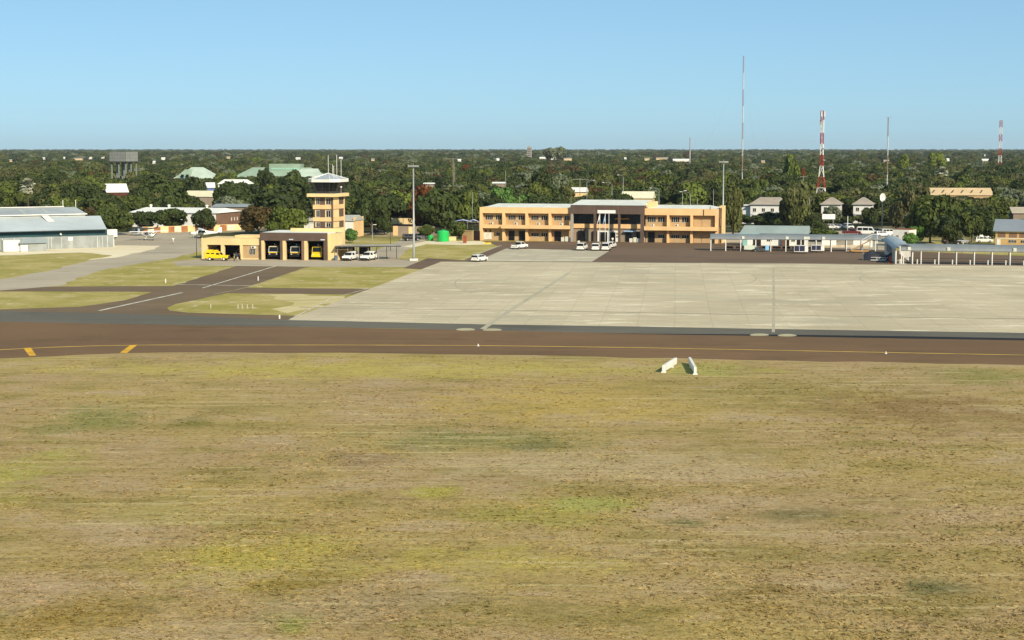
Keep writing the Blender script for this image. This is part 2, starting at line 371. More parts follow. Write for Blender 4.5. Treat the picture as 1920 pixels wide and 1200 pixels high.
# painted lines
def stripe(name, pts, w, z, m):
    P = [G(*p) for p in pts]; vs = []
    for i, p in enumerate(P):
        d = (P[min(i + 1, len(P) - 1)] - P[max(i - 1, 0)]).normalized(); n = Vector((-d.y, d.x, 0)) * (w / 2)
        vs += [(p.x + n.x, p.y + n.y, z), (p.x - n.x, p.y - n.y, z)]
    mb = MB(); mb.add(vs, [(2 * i, 2 * i + 1, 2 * i + 3, 2 * i + 2) for i in range(len(P) - 1)])
    return struct(name, mb, m)
stripe("taxiway_line", [(-300, 668), (0, 656), (90, 651.5), (180, 648.5), (280, 647), (640, 647), (900, 648), (1200, 652), (1660, 661), (1920, 666), (2400, 676)], .42, .018, M_YLINE)
sheet("taxiway_chevron", [(44, 653), (58, 652), (68, 667), (55, 667.5)], .020, M_YBOLD)
sheet("taxiway_chevron", [(244, 647.5), (258, 646.5), (238, 662), (225, 661.5)], .022, M_YBOLD)
stripe("road_line", [(186, 582.5), (342, 548.5)], .5, .010, M_WLINE)
stripe("road_line", [(380, 540), (518, 498.5)], .35, .010, M_WLINE)
stripe("holding_line", [(322, 533), (400, 534.5), (478, 536)], .5, .011, M_WLINE)
stripe("road_edge_line", [(400, 552), (436, 545), (470, 537), (573, 502)], .22, .010, M_WORN)
stripe("apron_joint", [(560, 576), (600, 577), (1000, 582.5), (1450, 591), (1920, 598), (2500, 609)], .45, .016, M_JOINT)
stripe("apron_joint", [(820, 490.5), (960, 491), (1112, 491.6), (1920, 498.8), (2400, 504)], .9, .018, M_JOINT)
stripe("apron_seam", [(905, 617), (960, 580), (1068, 511)], .75, .017, M_SEAM)
stripe("apron_centre_line", [(1450, 623), (1451, 560), (1450, 501)], .4, .017, M_SEAM)
stripe("apron_seam", [(690, 541), (620, 560), (545, 598)], .2, .017, M_WLINE)
def arc_line(cx, cy, rx, ry, a0, a1, w):
    stripe("guide_arc", [(cx + rx * math.cos(R(a)), cy + ry * math.sin(R(a))) for a in range(a0, a1 + 1, 8)], w, .017, M_SEAM)
arc_line(1340, 522, 78, 15, -100, 84, .4); arc_line(1690, 522, 78, 14, 100, 250, .4); arc_line(905, 532, 52, 16, 110, 290, .3)
stripe("guide_line", [(1340, 537), (1280, 541), (1200, 545)], .35, .017, M_SEAM); stripe("guide_line", [(1690, 536), (1800, 527), (1920, 533)], .35, .0171, M_SEAM)
M_PATCH = mat("patch_concrete", 'b0a582', .9, .2, .5)
for cx, cy in ((873, 618.5), (923, 619), (1424, 628.5), (1476, 629.5)):
    sheet("concrete_patch", [(cx + 18 * math.cos(a), cy + 2.4 * math.sin(a) * (1.25 if math.sin(a) < 0 else .7)) for a in (2 * math.pi * k / 20 for k in range(20))], .021, M_PATCH)
stripe("kerb_line", [(755, 486), (800, 484), (868, 485), (885, 480), (940, 460)], .25, .012, M_WLINE)

# tufts of dry grass standing in the mown field
def tufts():
    rs = np.random.RandomState(31); n = 70000
    y = 1 / (1 / 74 + rs.rand(n) * (1 / 192. - 1 / 74)); x = (rs.rand(n) * 2 - 1) * (y * .312 + 3)
    near = np.interp(x / y * FPX + 960, [0, 300, 640, 960, 1400, 1920], [YD(v) for v in (675, 664, 664, 669, 678, 687)])
    k = y < near; x, y = x[k], y[k]; n = len(x)
    m = [noise_patch(x, y)]
    h = (.02 + .05 * rs.rand(n) ** 3) * m[0]; V = []; 
    for j in range(3):
        a = rs.rand(n) * 6.28; w = .06 + .2 * rs.rand(n); ox, oy = (rs.rand(n) - .5) * .3, (rs.rand(n) - .5) * .3; lx, ly = (rs.rand(n) - .5) * .16, (rs.rand(n) - .5) * .16
        cx, cy = x + ox, y + oy; dx, dy = np.cos(a) * w, np.sin(a) * w; z0 = np.full(n, .0)
        V.append(np.stack([np.stack([cx - dx, cy - dy, z0], 1), np.stack([cx + dx, cy + dy, z0], 1), np.stack([cx + lx, cy + ly, h * (1.2 - .4 * rs.rand(n))], 1)], 1))
    v = np.concatenate(V).reshape(-1, 3); q = len(v) // 3
    me = bpy.data.meshes.new("grass_tufts"); me.vertices.add(len(v)); me.vertices.foreach_set("co", v.ravel()); me.loops.add(q * 3); me.loops.foreach_set("vertex_index", np.arange(q * 3)); me.polygons.add(q)
    me.polygons.foreach_set("loop_start", np.arange(0, q * 3, 3)); me.polygons.foreach_set("loop_total", np.full(q, 3)); me.update(calc_edges=True)
    mt, nt, b = newmat("dry_grass_blades"); g = N(nt, "ShaderNodeGroup"); g.node_tree = gg; ge = N(nt, "ShaderNodeNewGeometry")
    mr = N(nt, "ShaderNodeMapRange"); nt.links.new(ge.outputs["Random Per Island"], mr.inputs[0]); mr.inputs[3].default_value = .62; mr.inputs[4].default_value = .86
    sc = N(nt, "ShaderNodeVectorMath", operation='SCALE'); nt.links.new(g.outputs[0], sc.inputs[0]); nt.links.new(mr.outputs[0], sc.inputs["Scale"])
    nt.links.new(sc.outputs[0], b.inputs["Base Color"]); b.inputs["Roughness"].default_value = .9; b.inputs["Specular IOR Level"].default_value = .1
    me.materials.append(mt); o = bpy.data.objects.new("grass_tufts", me); COL.objects.link(o); tag(o, "short dry grass tufts of the mown field", "grass", kind='stuff')
def noise_patch(x, y):
    return .75 + .35 * np.sin(x * .21 + 1.7 * np.sin(y * .083)) * np.sin(y * .12 + 1.3 * np.sin(x * .07)) + .25 * np.sin(x * .9 + y * .4) * np.sin(y * .75)
tufts()
# ------------------------------------------------------------------ airport buildings
ORANGE = mat("orange_plaster", 'dcb682', .85, .10, .4, stain=.25); CREAM = mat("cream_plaster", 'dcc08a', .85, .1, .4, stain=.25)
TANB = brickmat("tan_brick", 'b39468', 'a3855c', 'bfa47c', 5.); DBROWN = mat("dark_brown_cladding", '5a4a40', .8, .15, .5, stain=.25)
MBRICK = brickmat("brown_brick", '6d4d3a', '7b5844', '8a7460', 5.); WHITEP = mat("white_paint", 'dad7cc', .6, .08, .5, stain=.3)
WFRAME = mat("white_frame", 'd9d2c0', .6, .05); GLASS = glass("dark_glass"); DGLASS = glass("black_opening", (.006, .006, .007), .4)
METROOF = mat("pale_metal_roof", 'd6d6c8', .55, .1, .25, ribs=1.2, stain=.2); GREYROOF = mat("grey_metal_roof", '8e9592', .5, .12, .2, ribs=1.2, stain=.35)
CORR = mat("corrugated_wall", '8f938f', .55, .2, .35, ribs=1.6, stain=.5); TEAL = mat("teal_sheet", '22464a', .6, .2, .4, ribs=1.2)
STEEL = mat("galvanised_steel", '9a9c98', .45, .12, 1., metal=.3); DSTEEL = mat("dark_steel", '3c3a36', .6, .2, 1.)
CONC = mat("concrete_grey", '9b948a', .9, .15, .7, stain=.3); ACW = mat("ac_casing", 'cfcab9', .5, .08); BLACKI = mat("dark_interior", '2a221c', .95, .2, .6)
GREYWALL = mat("grey_wall", '8b7d6c', .9, .12, .6, stain=.3); TANROOF = mat("tan_roof", '9c9080', .7, .12, .4, ribs=1.); WROOF = mat("white_roof", 'e2dfd2', .55, .07, .3, ribs=1.2, stain=.15)
GROOF = mat("green_roof", '8b9d87', .6, .12, .2, ribs=1.); GROOF2 = mat("pale_green_roof", 'b0bdab', .6, .12, .2, ribs=1.); CANREY = mat("walkway_roof", '74797a', .5, .15, .25, ribs=1.4, stain=.3)
RED = mat("red_paint", 'a03c31', .6, .15, 1.); WHITE = mat("mast_white", 'd8d4cc', .6, .1, 1.); YELLOW = mat("yellow_coach", 'e6c20c', .35, .06, 1., spec=.5)
def win(par, x0, x1, z0, z1, y, nl, label=None):
    """white window with nl lights: frame proud of the wall, dark panes behind its bars"""
    t = .055; mb = MB()
    mb.box(x0, x1, y - .07, y - .003, z0, z0 + t); mb.box(x0, x1, y - .07, y - .003, z1 - t, z1)
    for k in range(nl + 1):
        xc = x0 + (x1 - x0) * k / nl; a = max(x0, xc - t * .5); b = min(x1, xc + t * .5); mb.box(a, b, y - .068, y - .004, z0 + t, z1 - t)
    f = mb.build("window", WFRAME, par)
    mb = MB(); mb.box(x0 + .02, x1 - .02, y - .03, y - .006, z0 + t * .5, z1 - t * .5); mb.build("pane", GLASS, f); return f
def door(par, x0, x1, z1, y, m=None):
    mb = MB(); mb.box(x0, x1, y - .05, y - .004, .02, z1); d = mb.build("door", m or DGLASS, par)
    fb = MB(); t = .08; fb.box(x0 - t, x0, y - .08, y - .003, 0, z1 + t); fb.box(x1, x1 + t, y - .08, y - .003, 0, z1 + t); fb.box(x0, x1, y - .08, y - .003, z1, z1 + t)
    fb.build("frame", GREYWALL, d); return d
def acunit(par, x, y, z, w=.85):
    mb = MB(); mb.box(x, x + w, y - .34, y - .02, z, z + .58); a = mb.build("air_conditioner", ACW, par, bevel=.03)
    g = MB(); g.tube([(x + w * .4, y - .36, z + .29), (x + w * .4, y - .335, z + .29)], .22, 14); g.build("fan_grille", DSTEEL, a); return a
def bx(par, name, m, *a, bevel=0.): return MB().box(*a).build(name, m, par, bevel=bevel)
# --- terminal
T = Site(899.4, 450.8, 1345.6, 456.6); tx = T.x
term = thing("terminal_building", "long two storey orange airport terminal with a raised dark brown middle portico", "terminal", T.A, T.rz)
def term_wing(xa, xb, ref, yp, yo, ybt, ybb, bays, band_from, leftend):
    zp, zo, zt, zb = T.z(ref, yp), T.z(ref, yo), T.z(ref, ybt), T.z(ref, ybb); a, b = tx(xa), tx(xb); RD = 1.35
    bx(term, "back_wall", TANB, a + .02, b - .02, RD, RD + .3, 0, zo)
    bx(term, "parapet", ORANGE, a, b, 0, RD + .3, zo, zp)
    bx(term, "side_wall", ORANGE, a, a + .35, RD + .3, 15, 0, zp); bx(term, "side_wall", ORANGE, b - .35, b, RD + .3, 15, 0, zp)
    bx(term, "rear_wall", ORANGE, a + .35, b - .35, 14.7, 15, 0, zp)
    x0 = tx(band_from); bx(term, "floor_band", ORANGE, x0, b + (.0 if leftend else -.01), -1.15, RD - .002, zb, zt)
    if x0 > a + 1: bx(term, "floor_band", ORANGE, a, x0 - .01, -.02, RD - .003, zb, zt)
    for p0, p1 in bays:
        p0, p1 = tx(p0), tx(p1); bx(term, "pier", ORANGE, p0, p1, -.003, RD, 0, zb); bx(term, "pier", ORANGE, p0, p1, -.004, RD, zt, zo)
    # shallow metal roof behind the parapet
    zr = T.z(ref, 381.6 if leftend else 384.2, 8.); q = 2.6
    mb = MB(); l, r = a + .4, b - .4
    mb.add([(l, 1.25, zp - .1), (r, 1.25, zp - .1), (r if leftend else r - q, 8, zr), (l + (q if leftend else 0), 8, zr), (l, 14.6, zp - .1), (r, 14.6, zp - .1)], [(0, 1, 2, 3), (3, 2, 5, 4), (0, 3, 4), (1, 5, 2)])
    mb.build("roof", METROOF, term); return RD, zo, zt, zb
RD, zo, zt, zb = term_wing(899.4, 1070.5, 985, 389.2, 400, 422, 428.4, [(899.4, 904.6), (941.7, 946.5), (985, 989.5), (1028.5, 1033)], 941, True)
w1, w2 = T.z(985, 413.2), T.z(985, 403.8); g1, g2 = T.z(985, 444), T.z(985, 436.5)
for a, b, n in ((908, 922, 4), (927.4, 938, 3), (951, 964.8, 4), (970, 981.5, 3), (994, 1008, 4), (1013, 1024.5, 3), (1037, 1051.5, 4), (1056.5, 1066, 3)): win(term, tx(a), tx(b), w1, w2, RD, n)
for a, b, n in ((928.5, 935, 2), (994, 1008, 4), (1013, 1024.5, 3)): win(term, tx(a), tx(b), g1, g2, RD, n)
for p in (917, 964, 1006, 1049): acunit(term, tx(p), RD - .9 if p > 940 else RD, zt + .03)
for a, b in ((951.5, 962.5), (971, 984), (1037.5, 1050)): door(term, tx(a), tx(b), 2.5, RD)
pb = bx(term, "notice_board", mat("notice_white", 'd0ccc0', .7, .3, 3.), tx(904.8), tx(919.5), RD - .06, RD - .01, .3, 2.0)
for p in (907.2, 915.2): bx(term, "vent_opening", DGLASS, tx(p), tx(p + 3), RD - .05, RD - .004, 2.15, 2.7)
RD, zo2, zt2, zb2 = term_wing(1208.5, 1345.6, 1270, 391.4, 403.7, 425, 432, [(1250, 1254.2), (1294, 1298.6), (1340.2, 1345.6)], 1208.5, False)
w1, w2 = T.z(1270, 417.5), T.z(1270, 407); g1, g2 = T.z(1270, 448), T.z(1270, 440.5)
for a, b, n in ((1212.5, 1228, 4), (1232, 1244.5, 3), (1257, 1272.5, 4), (1277, 1290, 3)): win(term, tx(a), tx(b), w1, w2, RD, n)
for a, b, n in ((1232, 1244.5, 3), (1257, 1272.5, 4), (1277, 1290, 3)): win(term, tx(a), tx(b), g1, g2, RD, n)
for p in (1220, 1265): acunit(term, tx(p), RD - .9, zt2 + .03)
door(term, tx(1213.5), tx(1226), 2.6, RD)
for a, b in ((1299.5, 1312.3), (1315, 1335)):
    bx(term, "blank_panel", TANB, tx(a), tx(b), RD - .12, RD - .003, zt2 + .02, T.z(1310, 408)); bx(term, "blank_panel", TANB, tx(a), tx(b) - (1 if a > 1312 else 0), RD - .12, RD - .003, .02, zb2 - .9)
dpm = mat("downpipe_brown", '4a2f24', .7, .2)
for p, y0, y1 in ((1319, 393, 404), (1331, 387, 392)): MB().tube([(tx(p), -.09, T.z(p, y1)), (tx(p), -.09, T.z(p, y0))], .09, 8).build("downpipe", dpm, term)
MB().tube([(tx(1328), -.85, zb2 - .1), (tx(1328), -.85, zb2 + .5)], .1, 8).build("downpipe", dpm, term)
# stair block stepped back at the right end
bx(term, "stair_block", CREAM, tx(1345.6) + .02, tx(1353), 2.2, 8, 0, T.z(1350, 387))
for p in (1346.6, 1350): MB().tube([(tx(p), 2.05, .1), (tx(p), 2.05, T.z(1350, 390))], .11, 8).build("downpipe", dpm, term)
bx(term, "pipe_cover", MBRICK, tx(1347.4), tx(1351), 1.9, 2.17, T.z(1350, 424), T.z(1350, 410))
# portico
pa, pb_ = tx(1071), tx(1208.3); PF = -.9; zf1, zf0 = T.z(1140, 385, PF), T.z(1140, 401.3, PF); WD = 2.4
bx(term, "fascia", DBROWN, pa, pb_, PF, WD, zf0, zf1)
for a, b, m in ((1071.2, 1075.6, CONC), (1114, 1118.6, DBROWN), (1159.6, 1163.6, DBROWN), (1201.5, 1208, DBROWN)): bx(term, "column", m, tx(a), tx(b), PF + .02, PF + .75, 0, zf0)
for p in (1114.5, 1160): bx(term, "fascia_joint", mat("joint_brown", '6d5c50', .8), tx(p), tx(p) + .12, PF - .015, PF - .002, zf0, zf1)
bx(term, "back_wall", GREYWALL, pa + .02, pb_ - .02, WD, WD + .3, 0, T.z(1140, 428, WD)); bx(term, "floor_band", ORANGE, pa + .02, pb_ - .02, WD - .35, WD + .3, T.z(1140, 428, WD), T.z(1140, 420, WD))
gl = bx(term, "upper_glazing", GLASS, pa + .02, pb_ - .02, WD + .1, WD + .2, T.z(1140, 420, WD), zf0)
for k in range(13): x = pa + .1 + (pb_ - pa - .2) * k / 12; MB().box(x - .04, x + .04, WD + .04, WD + .098, T.z(1140, 420, WD), zf0).build("mullion", DSTEEL, gl)
ysign = mat("amber_letters", 'c98e1e', .6, .2, 4.)
ys = MB(); rr = random.Random(8); x = tx(1149)
while x < tx(1175):                      # a row of raised amber lettering, too blurred in the photo to read
    w = rr.uniform(.12, .3); ys.box(x, x + w, WD - .05, WD + .03, T.z(1160, 411.5, WD), T.z(1160, 409.6, WD) + rr.uniform(-.05, .05)); x += w + rr.uniform(.05, .3)
ys.box(tx(1149), tx(1175), WD + .031, WD + .04, T.z(1160, 411.5, WD) - .03, T.z(1160, 409.6, WD) + .1); ys.build("sign_lettering", ysign, term)
for a, b in ((1081.5, 1093.5), (1169, 1181.5)): door(term, tx(a), tx(b), 2.7, WD)
fr = bx(term, "entrance_surround", WHITEP, tx(1117.5), tx(1158.5), WD - .5, WD - .02, 0, 2.75)
for a, b in ((1121, 1136), (1141.5, 1151.5)): bx(fr, "entrance_opening", DGLASS, tx(a), tx(b), WD - .54, WD - .503, .03, 2.4)
for k in range(2): bx(fr, "entrance_sign", GREYWALL, tx(1152.8), tx(1157.6), WD - .53, WD - .503, 1. + k * .8, 1.5 + k * .8)
bx(term, "blue_canopy_strip", mat("pale_blue", '8fb0cf', .6), tx(1168), tx(1191), WD - 1., WD - .36, T.z(1180, 434.5, WD), T.z(1180, 432.4, WD))
for a in (1077, 1104.5, 1187): bx(term, "glass_lobby", DGLASS, tx(a) + .5, tx(a + 9), WD - .5, WD - .02, .02, 2.6)
for p in (1087, 1095): MB().tube([(tx(p), WD - .2, 2.6), (tx(p), WD - .2, 4.6)], .06, 6).build("downpipe", dpm, term)
zr = T.z(1140, 374.6, 9.)
mb = MB(); mb.add([(pa - .1, PF - .15, zf1 + .02), (pb_ + .1, PF - .15, zf1 + .02), (pb_ + .1, 9, zr), (pa - .1 + .9, 9, zr), (pa - .1, 16, zf1), (pb_ + .1, 16, zf1)], [(0, 1, 2, 3), (3, 2, 5, 4), (1, 5, 2), (0, 3, 4)]); mb.build("roof", METROOF, term)
bx(term, "roof_upstand", CREAM, pb_ + .12, tx(1224), 3.4, 8, zf0 + .2, T.z(1215, 378, 3.4))
bx(term, "blank_sign", mat("sign_white", 'e2dfd6', .5, .03), tx(1121.5), tx(1155), PF - .14, PF - .02, T.z(1140, 400, PF), T.z(1140, 394, PF))
for p in (962, 1060, 1300): MB().tube([(tx(p), 7, 8.), (tx(p), 7, 11.)], .05, 6).build("roof_aerial", STEEL, term)
for x0, n in ((tx(1055), 3), (tx(1183), 4)):   # carts and cabinets stand under the terminal
    for k in range(n):
        c = tag(MB().box(-.4, .4, -.35, .35, .1, 1.0 + .25 * (k % 2)).box(-.36, .36, -.3, .3, 0, .1).build("steel_cabinet", ACW, bevel=.03), ("pale steel cabinet standing outside the terminal's left wing door", "pale steel cabinet standing by the portico's right hand door")[n - 3], "cabinet", ("cabinets by the left wing door", "cabinets by the portico door")[n - 3])
        c.location = T.w2(x0 + k * 1.0, .2); c.rotation_euler.z = T.rz
# flag poles
for p, lab, fl in ((1124.5, "left flagpole in front of the terminal, with a white flag", 'w'), (1134.5, "middle flagpole in front of the terminal, with a pale blue flag", 'b'), (1141.5, "right bare flagpole in front of the terminal", None)):
    q = G(p, 457); t = thing("flagpole", lab, "flagpole", q); h = PY(p, 397 if p != 1134.5 else 400, q.y).z
    MB().lathe([(.3, 0), (.3, .25), (.12, .3)], n=10).build("base", CONC, t); MB().tube([(0, 0, .2), (0, 0, h)], [.09, .05], 8).build("pole", WHITE, t, smooth=True)
    if fl:
        mb = MB(); rows = []
        for i in range(7):
            z = h - .3 - i * .24; rows.append([(-.05 - k * .07 - .01 * i * k, .08 * math.sin(k * 1.3 + i * .6), z - k * .3) for k in range(6)])
        mb.loft(rows, cap=False, close=False); mb.build("flag", mat("flag_white", 'd8d4cc', .8) if fl == 'w' else mat("flag_blue", '7fa6cf', .8), t, smooth=True)
# low walls at the terminal's left end
Q = Site(866, 449.5, 899, 451.5); t = thing("boundary_wall", "low orange wall adjoining the terminal's left end", "wall", Q.A, Q.rz)
bx(t, "wall_panel", ORANGE, 0, Q.x(887), 0, .3, 0, Q.z(870, 432.5)); bx(t, "shadowed_wall", mat("wall_shadow_maroon", '3b2420', .8), Q.x(887) + .01, Q.w - .05, .1, .22, 0, Q.z(890, 432.8)); bx(t, "coping", CREAM, -.08, Q.x(887) + .05, -.08, .38, Q.z(870, 432.5), Q.z(870, 432.5) + .12)  # maroon stretch is the low wall's shadow, put into its colour
p = G(871.5, 456); tag(MB().box(-.45, .45, -.3, .3, 0, 1.75).box(-.5, .5, -.35, .35, 1.75, 1.85).build("brick_post", mat("red_brown", '8a4a34', .9, .2, 2.)), "red brown brick post in front of the low orange wall", "post").location = p
# --- fire station
F = Site(377.5, 485.2, 613, 488.3); fx = F.x
fire = thing("fire_station", "three bay fire station with dark brown fascia and a low orange garage wing", "fire station", F.A, F.rz)
z0, z1 = F.z(430, 459.3), F.z(430, 447); L, Rr = fx(377.5), fx(487.5); D1 = 9.
bx(fire, "garage_fascia", CREAM, L, Rr, 0, .5, z0, z1); bx(fire, "garage_roof", CREAM, L + .02, Rr - .02, .5, D1, z1 - .35, z1 - .05)
bx(fire, "roof_upstand", CREAM, fx(428), fx(463), 4., 8.5, z1 - .04, z1 + .45)
for a, b in ((377.5, 388), (413.8, 419.8), (449.5, 454.5)): bx(fire, "garage_pier", CREAM, fx(a), fx(b), .01, .7, 0, z0)
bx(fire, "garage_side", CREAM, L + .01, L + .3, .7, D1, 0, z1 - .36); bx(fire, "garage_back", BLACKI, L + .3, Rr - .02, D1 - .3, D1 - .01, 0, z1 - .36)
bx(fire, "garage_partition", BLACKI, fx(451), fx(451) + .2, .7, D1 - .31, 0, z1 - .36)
bx(fire, "office_wall", TANB, fx(454.5) + .003, Rr, .25, .45, 0, z0); win(fire, fx(466.5), fx(478), F.z(470, 478), F.z(470, 467), .25, 4); acunit(fire, fx(470.5), .24, F.z(470, 467) + .1, 1.1)
bx(fire, "skirting", CREAM, fx(454.5) + .01, Rr - .01, .2, .248, 0, .25)
a, b = fx(488), fx(613.2); D2 = 12.; zf0, zf1 = F.z(560, 451.5), F.z(560, 436.6)
bx(fire, "fascia", DBROWN, a, b, -.35, .4, zf0, zf1)
for p0, p1, m in ((488, 490.6, DBROWN), (490.8, 495.6, CREAM), (525.8, 530.6, DBROWN), (530.8, 536, CREAM), (566, 571, MBRICK), (571.2, 576.6, CREAM), (607.4, 613.2, DBROWN)): bx(fire, "bay_pier", m, fx(p0), fx(p1), -.33, .45, 0, zf0)
bx(fire, "bay_roof", WROOF, a + .02, b - .02, .4, D2, zf1 - .3, zf1 - .02); bx(fire, "roof_parapet", CREAM, fx(528), b + 1.6, 6., 6.3, zf1 - .01, zf1 + .7)
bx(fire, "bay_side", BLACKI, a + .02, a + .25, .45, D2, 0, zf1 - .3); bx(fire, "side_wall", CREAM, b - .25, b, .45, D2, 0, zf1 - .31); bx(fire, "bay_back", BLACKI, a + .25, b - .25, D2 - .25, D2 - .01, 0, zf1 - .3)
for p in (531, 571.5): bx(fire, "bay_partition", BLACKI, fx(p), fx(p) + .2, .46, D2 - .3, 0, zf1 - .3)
for p in (547, 606): bx(fire, "wall_lamp", mat("lamp_glass", 'cfd6d8', .3), fx(p) - .45, fx(p) + .45, -.52, -.36, F.z(550, 449.6), F.z(550, 449.6) + .18)
bx(fire, "side_block", CREAM, b + .02, fx(626), 1., 8, 0, zf1 - .2)
# --- control tower
C = Site(589, 480, 624, 480, rz=R(-15)); A_ = C.x(623.4, 420); cx_ = lambda p: C.x(p, 420)
def dep_for(Sx, px, x):                 # how far back along the side wall a photo column lies
    best = min((abs(proj(Sx.w2(x, k * .05, 8))[0] - px), k * .05) for k in range(0, 500)); return best[1]
B_ = dep_for(C, 644.5, A_); zz = lambda y: C.z(606, y)
tower = thing("control_tower", "square orange and brown control tower with glazed cab under a white pyramid roof", "control tower", C.A, C.rz)
bx(tower, "shaft_wall", DBROWN, 0, A_, 0, B_, 0, zz(369)); 
for yt, yb in ((384, 392.2), (407.6, 415.2)):
    bx(tower, "band", ORANGE, -.12, A_ - .25, -.14, .0 - .002, zz(yb), zz(yt)); bx(tower, "band", ORANGE, A_ + .002, A_ + .14, .5, B_ + .05, zz(yb), zz(yt))
for yt, yb in ((371.5, 383.6), (394.5, 407.2), (417.6, 426)):
    for p0, p1 in ((593.2, 600), (612, 620)):
        f = win(tower, cx_(p0), cx_(p1), zz(yb), zz(yt), 0, 2)
        bx(tower, "mullion_post", CREAM, cx_(p0) - .22, cx_(p0) - .02, -.1, -.004, zz(yb) - .02, zz(yt) + .1)
    bx(tower, "side_panel", CREAM, A_ + .003, A_ + .1, .5, B_ * .55, zz(yb) - .15, zz(yt) + .15)
bx(tower, "corner_column", ORANGE, A_ - .05, A_ + .16, B_ - .1, B_ + .3, 0, zz(369))
bx(tower, "lower_wall", CREAM, A_ + .003, A_ + .18, .2, B_ - .12, 0, zz(428))
gs = .95; bx(tower, "gallery_slab", CREAM, -1.1, A_ + gs, -1.1, B_ + gs, zz(369), zz(363)); bx(tower, "gallery_floor", CONC, -.9, A_ + gs - .2, -.9, B_ + gs - .2, zz(363), zz(363) + .06)
zc0, zc1 = zz(363) + .05, zz(341.5); mx, my = A_ / 2, B_ / 2
def octa(h, z, hx=None): hx = hx or h; c = .42; return [(mx + sx * hx * a_, my + sy * h * b_, z) for sx, sy, a_, b_ in ((-1, -1, 1 - c, 1), (1, -1, 1 - c, 1), (1, -1, 1, 1 - c), (1, 1, 1, 1 - c), (1, 1, 1 - c, 1), (-1, 1, 1 - c, 1), (-1, 1, 1, 1 - c), (-1, -1, 1, 1 - c))]
hb, ht = my + .02, my + .75; hbx, htx = mx + .3, mx + 1.05
MB().loft([octa(hb, zc0, hbx), octa(hb, zc0 + .4, hbx)]).build("cab_base", DSTEEL, tower)
CABG = glass('cab_glass', (.004, .005, .006), .3); cab = MB().loft([octa(hb, zc0 + .4, hbx), octa(ht, zc1, htx)]).build("cab_glazing", CABG, tower)
lo, hi = octa(hb, zc0 + .4, hbx), octa(ht, zc1, htx); mb = MB()
for i in range(8):
    for k in (0, .5): mb.tube([Vector(lo[i]).lerp(Vector(lo[(i + 1) % 8]), k), Vector(hi[i]).lerp(Vector(hi[(i + 1) % 8]), k)], .05, 6)
mb.build("glazing_bars", DSTEEL, cab)
rh, rhx = ht + .45, htx + .45
rf = MB().loft([octa(rh, zc1, rhx), octa(rh, zz(336), rhx)]).build("roof_fascia", WHITEP, tower)
apex = (mx, my, zz(325)); ring = octa(rh - .06, zz(336) - .01, rhx - .06); mb = MB(); mb.add(ring + [apex], [(i, (i + 1) % 8, 8) for i in range(8)]); ro = mb.build("roof", mat('tower_roof', '9aa2a6', .5, .1, .4), tower)
mb = MB(); [mb.tube([ring[i], apex], .09, 5) for i in range(8)]; mb.build("ridge_caps", WHITEP, ro)
for p, yt, x, y in ((613.5, 291, mx, my), (640.5, 290, A_ + .6, B_ * .2), (634.5, 311, A_ + .3, .3), (622, 308, mx + 1, my), (644, 300, A_ + .8, B_ * .5)): MB().tube([(x, y, zc1), (x, y, zz(yt))], .05, 6).build("aerial", WHITE, tower)
mb = MB(); rl = [(-1, -1), (A_ + gs - .1, -1), (A_ + gs - .1, B_ + gs - .1), (-1, B_ + gs - .1)]
for i in range(4):
    a_, b_ = Vector((*rl[i], zc0)), Vector((*rl[(i + 1) % 4], zc0))
    for h in (.5, 1.): mb.tube([a_ + Vector((0, 0, h)), b_ + Vector((0, 0, h))], .025, 5)
    for k in range(6): q = a_.lerp(b_, k / 6); mb.tube([q, q + Vector((0, 0, 1))], .025, 5)
mb.build("gallery_rail", DSTEEL, tower)
MB().ell((A_ + .75, B_ * .5, zc0 + 1.3), (.25, .25, .2)).tube([(A_ + .75, B_ * .5, zc0), (A_ + .75, B_ * .5, zc0 + 1.2)], .05, 6).build("roof_lamp", WHITE, tower)
mb = MB()
for k in range(4): mb.box(-1.5, -.25, .6 + k * .1, .9 + k * .1, zz(395 + k * 12), zz(395 + k * 12) + .08); mb.tube([(-1.4, .7, zz(395 + k * 12)), (-1.4, .7, zz(383 + k * 12))], .03, 5)
mb.build("ladder", DSTEEL, tower)
# --- carport beside the fire station
K = Site(633, 488.6, 748, 487.4); kz = 2.95
cp = thing("carport", "flat roofed carport on thin posts right of the fire station", "carport", K.A, K.rz)
bx(cp, "roof", mat("carport_roof", 'a39a8a', .6, .2, .3, ribs=1.), -.4, K.w + .4, -.5, 5.6, kz, kz + .1); bx(cp, "fascia_beam", DSTEEL, -.42, K.w + .42, -.56, -.502, kz - .12, kz + .09)
for k in range(7):
    for y in (0, 5.2): MB().tube([(K.w * k / 6, y, 0), (K.w * k / 6, y, kz)], .055, 8).build("post", DSTEEL if y else STEEL, cp)
for px_ in (651, 681):
    q = MB().box(-1.2, 1.2, -.1, .1, .9, 2.7).box(-1.15, -1.05, -.05, .05, 0, .9).box(1.05, 1.15, -.05, .05, 0, .9).build("shade_screen", mat("shade_net", '3b372e', .95, .2, 1.5), cp); q.location = (K.x(px_ + 7), 6.4, 0)
# small concrete lean-to wall and bin by the fire station's side
q = G(584 + 46, 487); t = thing("lean_to", "cream lean to against the fire station's right side", "shed", F.w2(fx(626) + .1, 1.2), F.rz)
bx(t, "roof", CREAM, 0, 2.4, 0, 4, 2.2, 2.35); bx(t, "back_panel", CREAM, 0, 2.4, 3.8, 3.98, 0, 2.2); bx(t, "side_panel", CREAM, 0, .15, 0, 3.8, 0, 2.2)
p = G(629.5, 488.5); tag(MB().lathe([(.28, 0), (.34, .9), (.36, .92), (.36, 1.0), (.2, 1.08)], n=14).build("waste_bin", mat("bin_blue", '5a6f86', .5)), "blue grey waste bin at the corner of the carport", "bin").location = p
